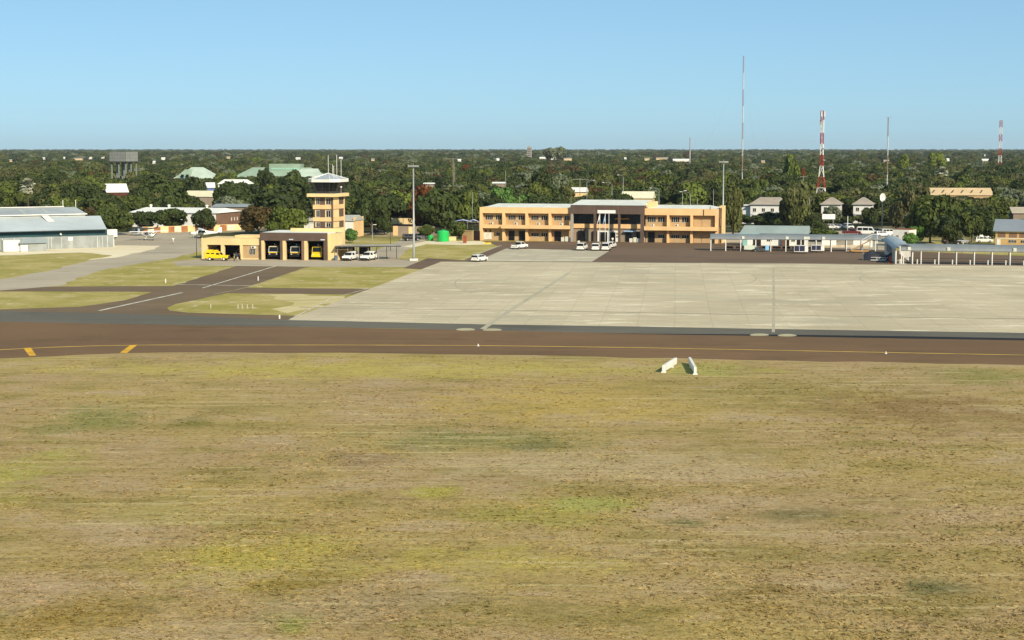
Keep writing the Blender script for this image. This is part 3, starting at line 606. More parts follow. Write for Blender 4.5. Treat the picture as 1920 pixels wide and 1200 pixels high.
# --- grey hangar at the left
Hg = Site(214, 463.5, 330, 463.5, rz=R(31))
hang = thing("hangar", "long corrugated grey hangar with stepped metal roof and dark teal band", "hangar", Hg.A, Hg.rz)
def roofhit(px, py, y0, zb_, tn):
    d = ray(px, py); o = Vector((0, 0, HC)); n = Vector((0, 0, 1)) - Hg.n * tn; q = Hg.A + Hg.n * y0 + Vector((0, 0, zb_))
    p = o + d * ((q - o).dot(n) / d.dot(n)); r = p - Hg.A; return r.dot(Hg.u), r.dot(Hg.n), p.z
hl = -46.; hz = Hg.z(200, 441); ez = Hg.z(200, 429.5, 0); tn = .21
bx(hang, "front_wall", CORR, hl, .0, 0, .2, 0, hz); bx(hang, "recessed_band", TEAL, hl + 1, -1.2, 1.2, 1.35, hz - .4, ez + .3); bx(hang, "ledge", CORR, hl, 0, .2, 1.2, hz - .12, hz - .01)
bx(hang, "right_gable", CORR, -.2, -.01, .2, 18, 0, hz - .13); bx(hang, "right_gable", CORR, -1.4, -1.2, 1.36, 16, hz - .14, ez + .2)
x1, y1, zz1 = roofhit(188, 404.3, -.3, ez, tn); 
mb = MB(); mb.add([(hl, -.3, ez), (roofhit(200, 429.4, -.3, ez, tn)[0], -.3, ez), (x1, y1, zz1), (hl, y1, zz1)], [(0, 1, 2, 3)]); mb.add([(hl, -.3, ez - .12), (roofhit(200, 429.4, -.3, ez, tn)[0], -.3, ez - .12), (x1, y1, zz1 - .12), (hl, y1, zz1 - .12)], [(3, 2, 1, 0)])
mb.build("lower_roof", mat("hangar_roof", 'b6bcba', .45, .1, .12, ribs=1.1, stain=.3), hang)
zu = zz1 + .55; x2 = roofhit(165, 402, y1 - .4, zu, tn)[0]; x3, y3, z3 = roofhit(141.5, 388, y1 - .4, zu, tn)
bx(hang, "clerestory", mat("clerestory_pale", 'b3b6ae', .6), hl, x2 - .4, y1 - .1, y1 + .1, zz1 - .1, zu - .03); bx(hang, "eave_trim", WHITEP, hl, x2, y1 - .55, y1 - .42, zu - .16, zu + .06)
mb = MB(); mb.add([(hl, y1 - .4, zu), (x2, y1 - .4, zu), (x3, y3, z3), (hl, y3, z3)], [(0, 1, 2, 3)]); mb.add([(hl, y3 + .02, z3), (x3, y3 + .02, z3), (x3, y3 + 9, zz1 - 1), (hl, y3 + 9, zz1 - 1)], [(0, 1, 2, 3)]); mb.build("upper_roof", mat("hangar_roof_old", '9ca1a0', .5, .16, .1, ribs=1.1, stain=.35), hang)
bx(hang, "ridge_cap", WHITEP, hl, roofhit(118, 387, y1 - .4, zu, tn)[0], y3 - .2, y3 + .2, z3 + .05, z3 + .25)
xs0, xs1 = roofhit(90, 416.5, -.3, ez, tn), roofhit(104, 416.5, -.3, ez, tn); mb = MB(); k = y1 - .02; sz = lambda y: ez + (y + .3) * tn + .05
mb.add([(xs0[0], xs0[1], sz(xs0[1])), (xs1[0], xs0[1], sz(xs0[1])), (xs1[0] - .3, k, sz(k) + .35), (xs0[0] - .3, k, sz(k) + .35)], [(0, 1, 2, 3)]); mb.build("skylight", WHITEP, hang)
for pa_ in (37, 81): x_, y_, z_ = roofhit(pa_ + 6, 397, y1 - .4, zu, tn); mb = MB(); mb.add([(x_ - .4, y1 + .2, zu + (.6) * tn + .03), (x_ + .4, y1 + .2, zu + .6 * tn + .03), (x_ + .1, y3 - 1, z3 - tn + .03), (x_ - .7, y3 - 1, z3 - tn + .03)], [(0, 1, 2, 3)]); mb.build("roof_panel", mat("panel_pale", 'a9aca4', .6), hang)
for p in (118, 142): x_, y_, z_ = roofhit(p, 388, y1 - .4, zu, tn); MB().tube([(x_, y_, z_), (x_, y_, z_ + 1.7)], .09, 6).build("vent_pipe", WHITE, hang)
bx(hang, "wall_sign", WHITEP, Hg.x(128), Hg.x(136.5), -.06, -.01, Hg.z(132, 451), Hg.z(132, 445)); bx(hang, "wall_door", mat("door_grey", '9fa29c', .6), Hg.x(128), Hg.x(136), -.05, -.012, 0, Hg.z(132, 452))
MB().box(-.2, .2, -.2, .2, 0, .3).lathe([(.1, .3), (.25, .5)], n=10).build("flood_lamp", WHITE, hang).location = (Hg.x(116), .9, hz + .3)
mb = MB(); rr = random.Random(2)
for k in range(26): x = hl + rr.uniform(8, 46); mb.box(x, x + rr.uniform(.05, .14), -.03, -.006, .1, hz - rr.uniform(.05, .2))
mb.build("cover_strips", mat("pale_strip", 'bfc2bb', .5), hang)
Hs = Site(38, 472.5, 88, 470, rz=R(31)); t = thing("lean_shed", "small grey roofed shed in front of the hangar wall", "shed", Hs.w2(0, 0), Hs.rz)
w_ = Hs.x(87); bx(t, "wall", CORR, 0, w_, 0, 2.2, 0, 1.9); mb = MB(); mb.add([(-.3, -.4, 1.92), (w_ + .3, -.4, 1.92), (w_ + .1, 1.4, 3.0), (.9, 1.4, 3.0), (-.3, 2.4, 2.), (w_ + .3, 2.4, 2.)], [(0, 1, 2, 3), (3, 2, 5, 4), (1, 5, 2), (0, 3, 4)]); mb.build("roof", GREYROOF, t)
bx(t, "white_panel", WHITEP, .1, w_ * .28, -.04, -.004, .1, 1.5)
p = Site(6, 473, 37, 472, rz=R(31)); t = thing("shipping_container", "white steel container at the left edge in front of the hangar", "container", p.w2(0, -.4), p.rz)
ww = p.x(37); mb = MB().box(0, ww, 0, 2.4, .1, 2.6)
for k in range(16): mb.box(ww * (k + .25) / 16, ww * (k + .7) / 16, -.04, -.001, .25, 2.45)
mb.build("body", WHITEP, t, bevel=.02); bx(t, "roof_edge", WHITEP, -.03, ww + .03, -.05, 2.43, 2.6, 2.68); bx(t, "floor_beam", DSTEEL, .05, ww - .05, .05, 2.35, 0, .1)
p = G(1, 447); tag(MB().lathe([(.4, 0), (.4, 2.), (.9, 2.4), (.95, 3.4), (.6, 3.7)], n=14).build("water_drum", WHITEP), "white water drum at the left edge beside the hangar", "drum").location = p + Vector((-.6, -30, 0))
Pk = Site(196, 447, 213, 446, rz=R(31)); t = thing("parked_trailer", "white box trailer behind the right end of the hangar", "trailer", G(206, 449), R(20))
bx(t, "body", WHITEP, -1.8, 1.8, -1., 1., .7, 2.6, bevel=.05); bx(t, "chassis", DSTEEL, -1.6, 1.6, -.8, .8, .45, .69); [MB().tube([(x, -1., .35), (x, -.8, .35)], .35, 12).build("wheel", DSTEEL, t) for x in (-.9, .9)]
# --- orange and white wall behind the parked planes
Wl = Site(266, 437.5, 452, 431.5); t = thing("painted_wall", "low boundary wall painted in orange and white panels", "wall", Wl.A, Wl.rz)
hgt = 1.75; bx(t, "wall_body", CREAM, 0, Wl.w, 0, .25, 0, hgt); WPAN = mat("panel_white", 'cfc9b0', .8, .2, 1.); OPAN = mat("panel_orange", '9c6640', .8, .25, 1.); BPAN = mat("panel_brown", '7d5230', .85, .25, 1.)
for a, b, m in ((268, 277, OPAN), (278, 288, WPAN), (289, 301, OPAN), (316, 327, OPAN), (328, 339, WPAN), (340, 352, OPAN), (366, 380, BPAN), (388, 401, BPAN), (413, 425, OPAN), (427, 440, WPAN)): bx(t, "painted_panel", m, Wl.x(a, 430), Wl.x(b, 430), -.03, -.003, .05, hgt - .1)
# --- buildings among the trees
def gable(name, label, S_, x0, x1, d, ez, rz_, wm, rm, hip=0., eave=.5, parts=None, y0=0., wallname="wall"):
    """rectangular building: walls, gable or hip roof with ridge along x"""
    t = thing(name, label, "building" if name != "hall" else "hall", S_.A, S_.rz)
    bx(t, wallname, wm, x0, x1, y0, y0 + d, 0, ez)
    e = eave; a, b, f, k, m = x0 - e, x1 + e, y0 - e, y0 + d + e, y0 + d / 2; mb = MB(); zb_ = ez + .01
    mb.add([(a, f, zb_), (b, f, zb_), (b, k, zb_), (a, k, zb_), (a + hip, m, rz_), (b - hip, m, rz_)], [(0, 1, 5, 4), (2, 3, 4, 5), (1, 2, 5), (3, 0, 4), (0, 3, 2, 1)])
    mb.build("roof", rm, t); return t
Lw = Site(405, 427, 460, 427, rz=R(-14)); lwd = dep_for(Lw, 450, 0); ezl = Lw.z(404, 400); x0l = Lw.x(243, 420)
lw = gable("long_building", "long low building with white metal roof and brown brick end", Lw, x0l, 0, lwd, ezl, ezl + 1.3, WHITEP, WROOF, hip=1.5)
bx(lw, "brick_end", MBRICK, .003, .12, .1, lwd - .1, 0, ezl - .05); [bx(lw, "window", WFRAME, .125, .16, y, y + .6, 1.6, 2.6) for y in (lwd * .6, lwd * .72, lwd * .84)]
for p in (283, 317, 388): MB().lathe([(.35, 0), (.35, .5), (.6, .55), (.3, .9)], n=10).build("roof_vent", WHITEP, lw).location = (Lw.x(p, 390, lwd / 2), lwd / 2, ezl + 1.25)
protect(246, 387, 305, 397, 495); protect(365, 387, 450, 399, 495); protect(408, 398, 452, 425, 495)
def farb(name, label, xl, xr, yeave, D, rzdeg, d, rise, wm, rm, hip=0., eave=.4, prot=None):
    """building at distance D whose eave line shows at photo row yeave between columns xl and xr"""
    A = PY(xl, yeave, D); S_ = Site.__new__(Site); S_.A = Vector((A.x, D, 0)); S_.rz = R(rzdeg); S_.u = Vector((math.cos(S_.rz), math.sin(S_.rz), 0)); S_.n = Vector((-S_.u.y, S_.u.x, 0))
    w = S_.x(xr, yeave); t = gable(name, label, S_, 0, w, d, A.z, A.z + rise, wm, rm, hip, eave)
    protect(*(prot or (xl, yeave - 22, xr, yeave + 2)), D); t["w"] = w; return t, w, A.z
PALEG = mat("pale_green_wall", '8fb5a0', .8, .1)
t, w, z = farb("hall", "green hipped roof hall seen above the trees at left", 326, 396, 334.5, 960, -10, 17, 6.2, PALEG, GROOF2, hip=8, prot=(324, 313, 398, 334))
mb = MB(); mb.add([(1, -.6, z + .2), (9.6, -.6, z + .2), (9.6, 4.5, z + 5.0), (5., 4.5, z + 5.)], [(0, 1, 2, 3)]); mb.build("gable_panel", GROOF, t)
[bx(t, "louvre", DGLASS, 4.6 + k * 2.9, 6.2 + k * 2.9, -1.2, -.7, z + .7, z + 2.2) for k in range(2)]
t, w, z = farb("hall", "wide green metal roofed hall behind the tower's left side", 437, 604, 333, 960, -6, 20, 5.6, GREYWALL, GROOF, hip=9, prot=(450, 309, 600, 330))
bx(t, "raised_roof", GROOF, 19, 37, 7, 15, z + 3.4, z + 7.6); bx(t, "clerestory", PALEG, 20, 36, 6.8, 6.98, z + 4.4, z + 5.4)
mb = MB(); mb.add([(31, -.9, z + .12), (w + .9, -.9, z + .12), (w - 4, 8.2, z + 5.0), (33, 8.2, z + 5.0)], [(0, 1, 2, 3)]); mb.build("pale_roof_panel", GROOF2, t)
t, w, z = farb("house", "house with bright white roof left of the broad dark tree", 201, 240, 361, 720, 25, 10, 3.6, mat("maroon_wall", '55302a', .9), WROOF, hip=0, prot=(207, 339, 236, 359))
bx(t, "side_roof", WROOF, -7, 1, 2, 9, z + .9, z + 1.1)
farb("house", "small white roofed house behind the long white roof", 347, 412, 369, 640, -5, 9, 2.2, GREYWALL, mat("cream_roof", 'cfc8a6', .6, .08, .3, ribs=1.), hip=0, prot=(350, 357, 368, 368))
farb("house", "white hip roofed house above the dark round trees", 409, 466, 345, 760, -5, 9, 2.0, WHITEP, WROOF, hip=2, prot=(412, 336, 462, 343))
farb("house", "small blue and white gabled house beside the dark tree", 384, 402, 352, 740, 12, 7, 2.2, mat("blue_wall", '5d6d99', .8, .2, 1.), WROOF, prot=(386, 343, 402, 354))
farb("shed", "flat grey roofed shed right of the long white roof", 398, 466, 388, 560, -8, 10, .9, GREYWALL, GREYROOF, prot=(420, 381, 455, 388))
farb("house", "white walled house left of the tower base", 556, 592, 414, 460, -12, 8, .8, WHITEP, mat("pale_grey_roof", 'b9b7aa', .6, .1), prot=(560, 408, 588, 428))
wb, w, z = farb("house", "white and orange house right of the tower base", 640, 662, 414, 450, -12, 9, 1.4, WHITEP, mat("pale_grey_roof2", 'a8a698', .6, .1), prot=(643, 402, 674, 430))
bx(wb, "gable_wall", ORANGE, w + .003, w + .2, .2, 8.8, 0, z + .9)
farb("house", "cream roofed building behind the terminal's raised roof", 1166, 1222, 372, 560, -10, 10, 2.2, CREAM, mat("cream_roof2", 'd8d0b0', .6, .08), prot=(1198, 356, 1220, 374))
farb("house", "small cream house above the terminal's left wing roof", 1064, 1096, 360, 610, -10, 8, 1.6, CREAM, WROOF, prot=(1078, 345, 1095, 362))
farb("shed", "tiny white roofed shed beside the light pole behind the wood", 924, 946, 344, 700, -4, 5, .6, GREYWALL, WROOF, prot=(920, 340, 948, 345)); farb("shed", "small white roofed shed behind the light mast", 795, 812, 345, 690, -4, 5, .5, GREYWALL, WROOF, prot=(796, 341, 812, 346))
t, w, z = farb("long_hall", "long tan metal roof with dark slots at the right edge", 1733, 1862, 366, 640, -6, 17, 2.6, TANB, mat("straw_roof", 'cdb184', .6, .08, .3, ribs=.8), prot=(1735, 350, 1850, 364))
for k in range(6): x = w * (.12 + .14 * k); mb = MB(); mb.add([(x, 2.2, z + .95), (x + .5, 2.2, z + .95), (x + 1.7, 5.4, z + 1.86), (x + 1.2, 5.4, z + 1.86)], [(0, 1, 2, 3)]); mb.build("roof_slot", DSTEEL, t)
farb("house", "pale grey roofed house at the far right edge", 1900, 1960, 400, 520, -6, 9, 1.8, GREYWALL, mat("beige_roof", 'aba08a', .6, .1), prot=(1902, 389, 1920, 401))
OFFW = mat("office_white", 'cfccc4', .7, .06, .5)
def office(label, xl, xr, ye, D, hip, rise, prot):
    t, w, z = farb("office_house", label, xl, xr, ye, D, -16, 9, rise, OFFW, TANROOF, hip=hip, eave=.6, prot=prot)
    n = max(2, int(w / 2.4))
    for k in range(n):
        x = w * (k + .3) / n
        for z0_, z1_ in ((.9, 2.1), (3.6, 4.9)):
            f = win(t, x, x + 1., z0_, z1_, 0, 2)
    bx(t, "balcony", OFFW, w * .1, w * .9, -1.2, -.003, 2.75, 2.95); mb = MB()
    for k in range(14): mb.box(w * (.1 + .8 * k / 13) - .03, w * (.1 + .8 * k / 13) + .03, -1.18, -1.1, 2.95, 3.75)
    mb.box(w * .1, w * .9, -1.2, -1.12, 3.75, 3.85); mb.build("balcony_rail", OFFW, t)
    [bx(t, "post", OFFW, w * x - .08, w * x + .08, -1.15, -1., 0, 2.75) for x in (.12, .5, .88)]
    return t, w, z
t, w, z = office("long white two storey office with tan hipped roof", 1407, 1474, 383.5, 530, 3., 2.2, (1390, 373, 1470, 398))
bx(t, "porch_wing", OFFW, -3.2, -.01, 1.5, 7, 0, z - .4); bx(t, "porch_roof", WROOF, -3.6, .3, .9, 7.4, z - .39, z - .2)
office("white two storey office partly hidden by a sparse tree", 1540, 1574, 383.5, 540, 3., 2.2, (1548, 372, 1562, 380)); office("white two storey office standing beside the satellite dish", 1600, 1634, 383.5, 535, 3., 2.2, (1596, 372, 1632, 400))
# teal trimmed building behind the left walkway
E = Site(1392, 460, 1512, 461.5); t = thing("service_building", "low white building with grey roof and teal trim behind the covered walkway", "building", E.A, E.rz)
ze = E.z(1450, 438); bx(t, "wall", WHITEP, 0, E.w, 0, 8, 0, ze); mb = MB(); mb.add([(-.7, -.7, ze + .02), (E.w + .5, -.7, ze + .02), (E.w + .5, 4.2, ze + 1.75), (.1, 4.2, ze + 1.75), (-.7, 8.7, ze), (E.w + .5, 8.7, ze)], [(0, 1, 2, 3), (3, 2, 5, 4), (0, 3, 4), (1, 5, 2)]); mb.build("roof", mat("sage_roof", '8f9a93', .55, .1, .2, ribs=1.2), t)
bx(t, "teal_fascia", mat("teal_trim", '86b3ac', .6), -.72, E.x(1424), -.78, -.705, ze - .12, ze + .04); bx(t, "teal_post", mat("teal_trim", '86b3ac', .6), .1, 1.2, -.6, -.1, 0, ze - .13)
for a, b in ((1412, 1427), (1466, 1480), (1494, 1508)): bx(t, "dark_doorway", BLACKI, E.x(a), E.x(b), -.04, -.004, 0, 2.3)
for a, b in ((1438, 1448), (1484, 1491)): win(t, E.x(a), E.x(b), 1., 2.1, 0, 3)
bx(t, "side_annex", mat("annex_brown", '6b4a3c', .85), E.x(1466), E.x(1474), -.9, -.05, 0, 2.5)
protect(1384, 423, 1500, 440, E.A.y)
Eb = Site(1541, 463, 1632, 463.5); t = thing("boundary_wall", "white rendered wall behind the right half of the left walkway", "wall", Eb.A, Eb.rz)
for a, b in ((1541, 1568), (1600, 1636)): bx(t, "wall_panel", WHITEP, Eb.x(a, 455), Eb.x(b, 455), 0, .3, 0, 2.3)
bx(t, "low_plinth", mat("sandy_plinth", 'b9a98c', .9), Eb.x(1541), Eb.x(1630), -.3, -.02, 0, .45); bx(t, "roof_strip", GREYROOF, Eb.x(1541), Eb.x(1590), 0, 3, 2.35, 2.5)
Bk = Site(1673, 462, 1704, 463); t = thing("plant_room", "plain white block standing behind the walkway junction", "building", Bk.A, Bk.rz)
h = Bk.z(1690, 431); bx(t, "wall", WHITEP, 0, Bk.w, 0, 5, 0, h); bx(t, "roof_slab", mat("rust_roof", '7d4a34', .8), -.1, Bk.w + .1, .3, 5.1, h + .01, h + .15); bx(t, "vent_louvre", dpm, Bk.x(1696), Bk.x(1701), -.05, -.004, h - 1.1, h - .5); bx(t, "small_vent", GREYWALL, Bk.x(1680), Bk.x(1685), -.05, -.004, h - 1.9, h - 1.3)
protect(1674, 431, 1703, 455, Bk.A.y)
# tan brick house at the right edge
Y_ = Site(1866, 462, 1990, 464.5); t = thing("brick_house", "tan brick house with grey roof at the right edge", "house", Y_.A, Y_.rz); TB2 = brickmat("golden_brick", 'bf9a5e', 'ad8950', 'c9ab78', 5.)
ze = Y_.z(1880, 433.5); bx(t, "wall", TB2, 0, Y_.w, 0, 9, 0, ze); mb = MB(); zr = ze + 2.7; mb.add([(-.6, -.7, ze + .02), (Y_.w, -.7, ze + .02), (Y_.w, 4.5, zr), (-.6, 4.5, zr), (-.6, 9.7, ze), (Y_.w, 9.7, ze)], [(0, 1, 2, 3), (3, 2, 5, 4)]); mb.build("roof", mat("slate_grey_roof", '7f868c', .55, .1, .2, ribs=1.2), t)
mb = MB(); mb.add([(-.003, 0, ze), (-.003, 9, ze), (-.003, 4.5, zr - .2)], [(0, 1, 2)]); mb.build("shaded_gable", DBROWN, t)  # gable faces away from the sun; its shade is painted as dark brown
zm = Y_.z(1880, 447.3); bx(t, "string_course", WHITEP, -.03, Y_.w, -.06, -.003, zm, zm + .14); bx(t, "eave_board", WHITEP, -.03, Y_.w, -.08, -.003, ze - .2, ze)
for a, b in ((1871, 1885.5), (1892, 1907), (1911.5, 1927), (1933, 1948)): bx(t, "screen_panel", MBRICK, Y_.x(a, 440), Y_.x(b, 440), -.05, -.004, zm + .3, ze - .35)
bx(t, "door", WHITEP, Y_.x(1869, 452), Y_.x(1876, 452), -.06, -.004, 0, zm - .15); win(t, Y_.x(1891, 452), Y_.x(1906, 452), .9, zm - .25, 0, 5); win(t, Y_.x(1914, 452), Y_.x(1922, 452), .9, zm - .25, 0, 2)
protect(1856, 412, 1920, 460, Y_.A.y)
# courtyard walls right of the tower
V = Site(737, 441.5, 815, 442.5); t = thing("courtyard_wall", "tan and grey courtyard wall behind the light mast", "wall", V.A, V.rz); hv = V.z(760, 424)
bx(t, "orange_bay", ORANGE, 0, V.x(746, 435), 0, .3, 0, hv); bx(t, "grey_wall", GREYWALL, V.x(746, 435) + .01, V.w, .05, .28, 0, hv); bx(t, "gate_panel", CREAM, V.x(766, 435), V.x(776, 435), -.02, .04, 0, hv - .15); protect(738, 424, 800, 436, V.A.y)
V2 = Site(734, 429, 778, 429.5); t = thing("courtyard_wall", "pale plastered wall higher up behind the light mast", "wall", V2.A, V2.rz); bx(t, "wall_body", CREAM, 0, V2.w, 0, .3, 0, V2.z(750, 409)); bx(t, "dark_roof_strip", DBROWN, .5, V2.w, -2.5, -.3, V2.z(750, 420) - .4, V2.z(750, 420)); [MB().box(V2.w * k / 4, V2.w * k / 4 + .12, -.06, -.003, 0, V2.z(750, 409)).build("post", GREYWALL, t) for k in range(1, 4)]; protect(735, 409, 775, 420, V2.A.y)
# shade sails left of the terminal
for k, (cx, by, w, ty, lab) in enumerate(((868, 430, 36, 411.5, "left pale blue shade sail beside the terminal's left end"), (888, 432, 22, 411, "right pale blue shade sail beside the terminal's left end"))):
    q = G(cx, by); s = q.y / FPX; h = PY(cx, ty, q.y).z; t = thing("shade_sail", lab, "shade sail", q); hw = w * s / 2; mb = MB()
    mb.add([(-hw, -2, h * .8), (0, -2.2, h * .95), (hw, -2, h * .78), (-hw, 2, h * .8), (0, 2, h), (hw, 2, h * .75)], [(0, 1, 4, 3), (1, 2, 5, 4)]); mb.build("canopy", mat("sail_blue", 'b3bcd8', .8, .1), t)
    for x, z in ((-hw, .8), (hw, .78)): MB().tube([(x, -2, 0), (x, -2, h * z)], .07, 6).build("post", STEEL, t)
    protect(cx - w / 2 + 2, ty, cx + w / 2, by - 6, q.y)
# far small houses and sheds seen between the trees
FAR = [(84, 297, 6, 'w'), (22, 301, 7, 't'), (122, 296, 6, 'w'), (172, 296, 5, 'w'), (150, 298, 15, 't'), (196, 295, 5, 'w'), (308, 297, 8, 'w'), (1018, 296, 13, 'w'), (1037, 297, 12, 'w'), (1064, 298, 15, 't'), (1172, 297, 5, 'w'), (1212, 298, 9, 't'), (1240, 297, 22, 't'), (1276, 300, 30, 'w'),
       (934, 299, 5, 'w'), (862, 300, 6, 'w'), (700, 299, 6, 't'), (560, 297, 8, 'w'), (1845, 300, 13, 'w'), (1775, 299, 6, 'w'), (1660, 302, 12, 't'), (1430, 303, 8, 't'), (640, 296, 6, 'w'), (430, 295, 7, 't')]
_r = random.Random(15)
FAR += [(_r.uniform(10, 1910), _r.uniform(291, 310), _r.choice((4, 5, 6, 9)), _r.choice('wwt')) for _ in range(4)]
for x, y, w, k in FAR:
    D = 19.6 * FPX / (y - YH); e = 3.9
    side = next(s for lim, s in ((230, "left of the water tank"), (480, "above the green roofed hall"), (760, "above the tower"), (960, "above the wood left of the terminal"), (1150, "above the terminal"), (1360, "above the terminal's right wing"), (1600, "behind the white offices"), (2000, "in the wood at the right")) if x < lim)
    big = "broad" if w > 12 else "tiny"; col = "white" if k == 'w' else "tan"
    t = thing("far_house", f"{big} {col} roofed house far off {side}", "house", PY(x - w / 2, y, D) * Vector((1, 1, 0)) if False else Vector(((x - w / 2 - 960) / FPX * D, D, 0)), R(-8 + int(x * 7) % 20), f"{big} {col} far houses {side}")
    ww = w / FPX * D; bx(t, "wall", WHITEP if k == 'w' else CREAM, 0, ww, 0, 7, 0, e); mb = MB(); mb.add([(-.4, -.4, e), (ww + .4, -.4, e), (ww + .4, 3.5, e + 2), (-.4, 3.5, e + 2), (-.4, 7.4, e), (ww + .4, 7.4, e)], [(0, 1, 2, 3), (3, 2, 5, 4), (0, 3, 4), (1, 5, 2)]); mb.build("roof", WROOF if k == 'w' else TANROOF, t)
    protect(x - w / 2, y - 4, x + w / 2, y + 2, D)
t = thing("far_block", "grey tower block breaking the horizon above the terminal", "building", Vector(((988 - 960) / FPX * 2500, 2500, 0)), R(-10)); bx(t, "wall", CONC, 0, 6, 0, 6, 0, 24.5); bx(t, "roof_room", CONC, 1, 4, 1, 4, 24.51, 26); [bx(t, "window_band", DGLASS, .5, 5.5, -.05, -.003, z, z + 1.2) for z in range(3, 24, 3)]
# ------------------------------------------------------------------ masts, poles, tank, walkways, apron equipment
def light_mast(px, by, ty, label):
    p = G(px, by); t = thing("light_mast", label, "light mast", p); h = PY(px, ty, p.y).z
    bx(t, "base_block", mat("white_block", 'd2cec2', .8, .1), -.85, .85, -.85, .85, 0, .42, bevel=.04)
    MB().tube([(0, 0, .4), (0, 0, 1.), (0, 0, h)], [.28, .24, .14], 12).build("pole", STEEL, t, smooth=True)
    MB().tube([(-1., 0, h), (1., 0, h)], .08, 6).tube([(0, -.6, h), (0, .6, h)], .07, 6).tube([(-.02, 0, h), (0, 0, h + .8)], .05, 6).build("crossarm", STEEL, t)
    for x, y in ((-.95, 0), (-.45, -.2), (.05, -.5), (.5, -.2), (.95, 0)): MB().boxr((x, y - .12, h + .12), (.42, .3, .34), 0, R(-35)).build("floodlight", STEEL, t, bevel=.03)
    return t
light_mast(776, 488.5, 313, "tall grey floodlight mast on a white block beside the fire station"); light_mast(1355, 452, 305, "tall grey floodlight mast at the terminal's right end")
PRED = mat('faded_red', 'a88a80', .6, .15, 1.)
def lattice(name, label, px, D, ty, wb, wt, bands, n=3, tip=0., whip=0., flare=None):
    X = (px - 960) / FPX * D; h = PY(px, ty, D).z; t = thing(name, label, "mast", (X, D, 0)); nb = bands; rr = random.Random(px)
    def rad(z):
        if flare: return max(wt, wb * (1 - z / (h * flare))) / 2 if z < h * flare else wt / 2
        return (wb + (wt - wb) * z / h) / 2
    for k in range(nb):
        z0, z1 = h * k / nb, h * (k + 1) / nb; mb = MB(); ns = max(1, int((z1 - z0) / max(1.1, 2.2 * rad(z0))))
        P = lambda z, j: Vector((rad(z) * math.cos(.5 + 2 * math.pi * j / n), rad(z) * math.sin(.5 + 2 * math.pi * j / n), z))
        th = max(.05, wb * .022) * (3.2 if D > 1200 else 1)
        for s in range(ns):
            a, b = z0 + (z1 - z0) * s / ns, z0 + (z1 - z0) * (s + 1) / ns
            for j in range(n):
                mb.tube([P(a, j), P(b, j)], th, 4, cap=False); mb.tube([P(a, j), P(b, (j + 1) % n)], th * .6, 4, cap=False); mb.tube([P(b, j), P(b, (j + 1) % n)], th * .6, 4, cap=False)
        mb.build("lattice_section", (RED if name == "telecom_tower" else PRED) if (nb - 1 - k) % 2 == 0 else WHITE, t)
    return t, h
t, h = lattice("radio_mast", "tallest guyed lattice radio mast, banded red and white", 1390, 700, 105, .55, .5, 9)
mb = MB()
for a in (40, 160, 280):
    for f in (.45, .9): mb.tube([(0, 0, h * f), (28 * math.cos(R(a)), 28 * math.sin(R(a)), 0)], .012, 4, cap=False)
mb.build("guy_wires", STEEL, t)
t, h = lattice("telecom_tower", "stout red and white banded lattice tower with wide legs", 1538, 650, 208, 6.4, 1.5, 9, 4, flare=.56); protect(1526, 208, 1550, 358, 650)
for k in range(6): MB().box(-.18, .18, -.1, .1, 0, 2.0).build("panel_antenna", WHITE, t).location = (.85 * math.cos(k * 1.05), .85 * math.sin(k * 1.05), h - 2.2 - 3.2 * (k % 2))
for z in (.62, .5): MB().lathe([(.05, 0), (.6, .12), (.62, .25), (.0, .3)], n=14).build("dish_antenna", WHITE, t).location = (.6, -.9, h * z)
t, h = lattice("radio_mast", "thin grey mast with a cross arm above the satellite dish", 1661, 620, 220, .5, .42, 5); MB().tube([(-.9, 0, h), (1.6, 0, h)], .05, 5).build("cross_arm", STEEL, t)
t, h = lattice("telecom_tower", "red and white banded lattice tower at the far right horizon", 1871, 1400, 226, 3.6, 2.6, 8, 4)
t, h = lattice("radio_mast", "faint thin mast on the horizon above the terminal's right wing", 1292, 1500, 258, .5, .4, 3)
# water tank on legs
D = 800; A = Vector(((209 - 960) / FPX * D, D, 0)); zt, zb = PY(230, 284.3, D).z, PY(230, 302.5, D).z; w = 34 / FPX * D
t = thing("water_tank", "square grey steel water tank on legs above the trees", "water tank", A, R(-24)); TK = mat("tank_steel", '83857e', .6, .12, .3, stain=.3)
bx(t, "tank", TK, 0, w * 1.08, 0, w * 1.08, zb, zt); mb = MB(); W_ = w * 1.08
for k in range(7): mb.box(W_ * k / 6 - .06, W_ * k / 6 + .06, -.06, -.003, zb, zt); mb.box(W_ + .003, W_ + .06, W_ * k / 6 - .06, W_ * k / 6 + .06, zb, zt)
for k in range(4): z = zb + (zt - zb) * k / 3; mb.box(0, W_, -.07, -.004, z - .06, z + .06); mb.box(W_ + .004, W_ + .07, 0, W_, z - .06, z + .06)
mb.build("panel_ribs", mat("tank_rib", '73756f', .6), t); bx(t, "platform", DSTEEL, -.5, W_ + .5, -.5, W_ + .5, zb - .5, zb - .01)
for x in (.6, W_ / 2, W_ - .6):
    for y in (.6, W_ / 2, W_ - .6): bx(t, "leg", TK, x - .25, x + .25, y - .25, y + .25, 0, zb - .5)
mb = MB()
for a, b in ((.6, W_ / 2), (W_ / 2, W_ - .6)):
    for z in (2, 7): mb.tube([(a, .6, z), (b, .6, z + 5)], .09, 5); mb.tube([(b, .6, z), (a, .6, z + 5)], .09, 5)
mb.build("bracing", TK, t); protect(209, 284, 260, 307, 800)
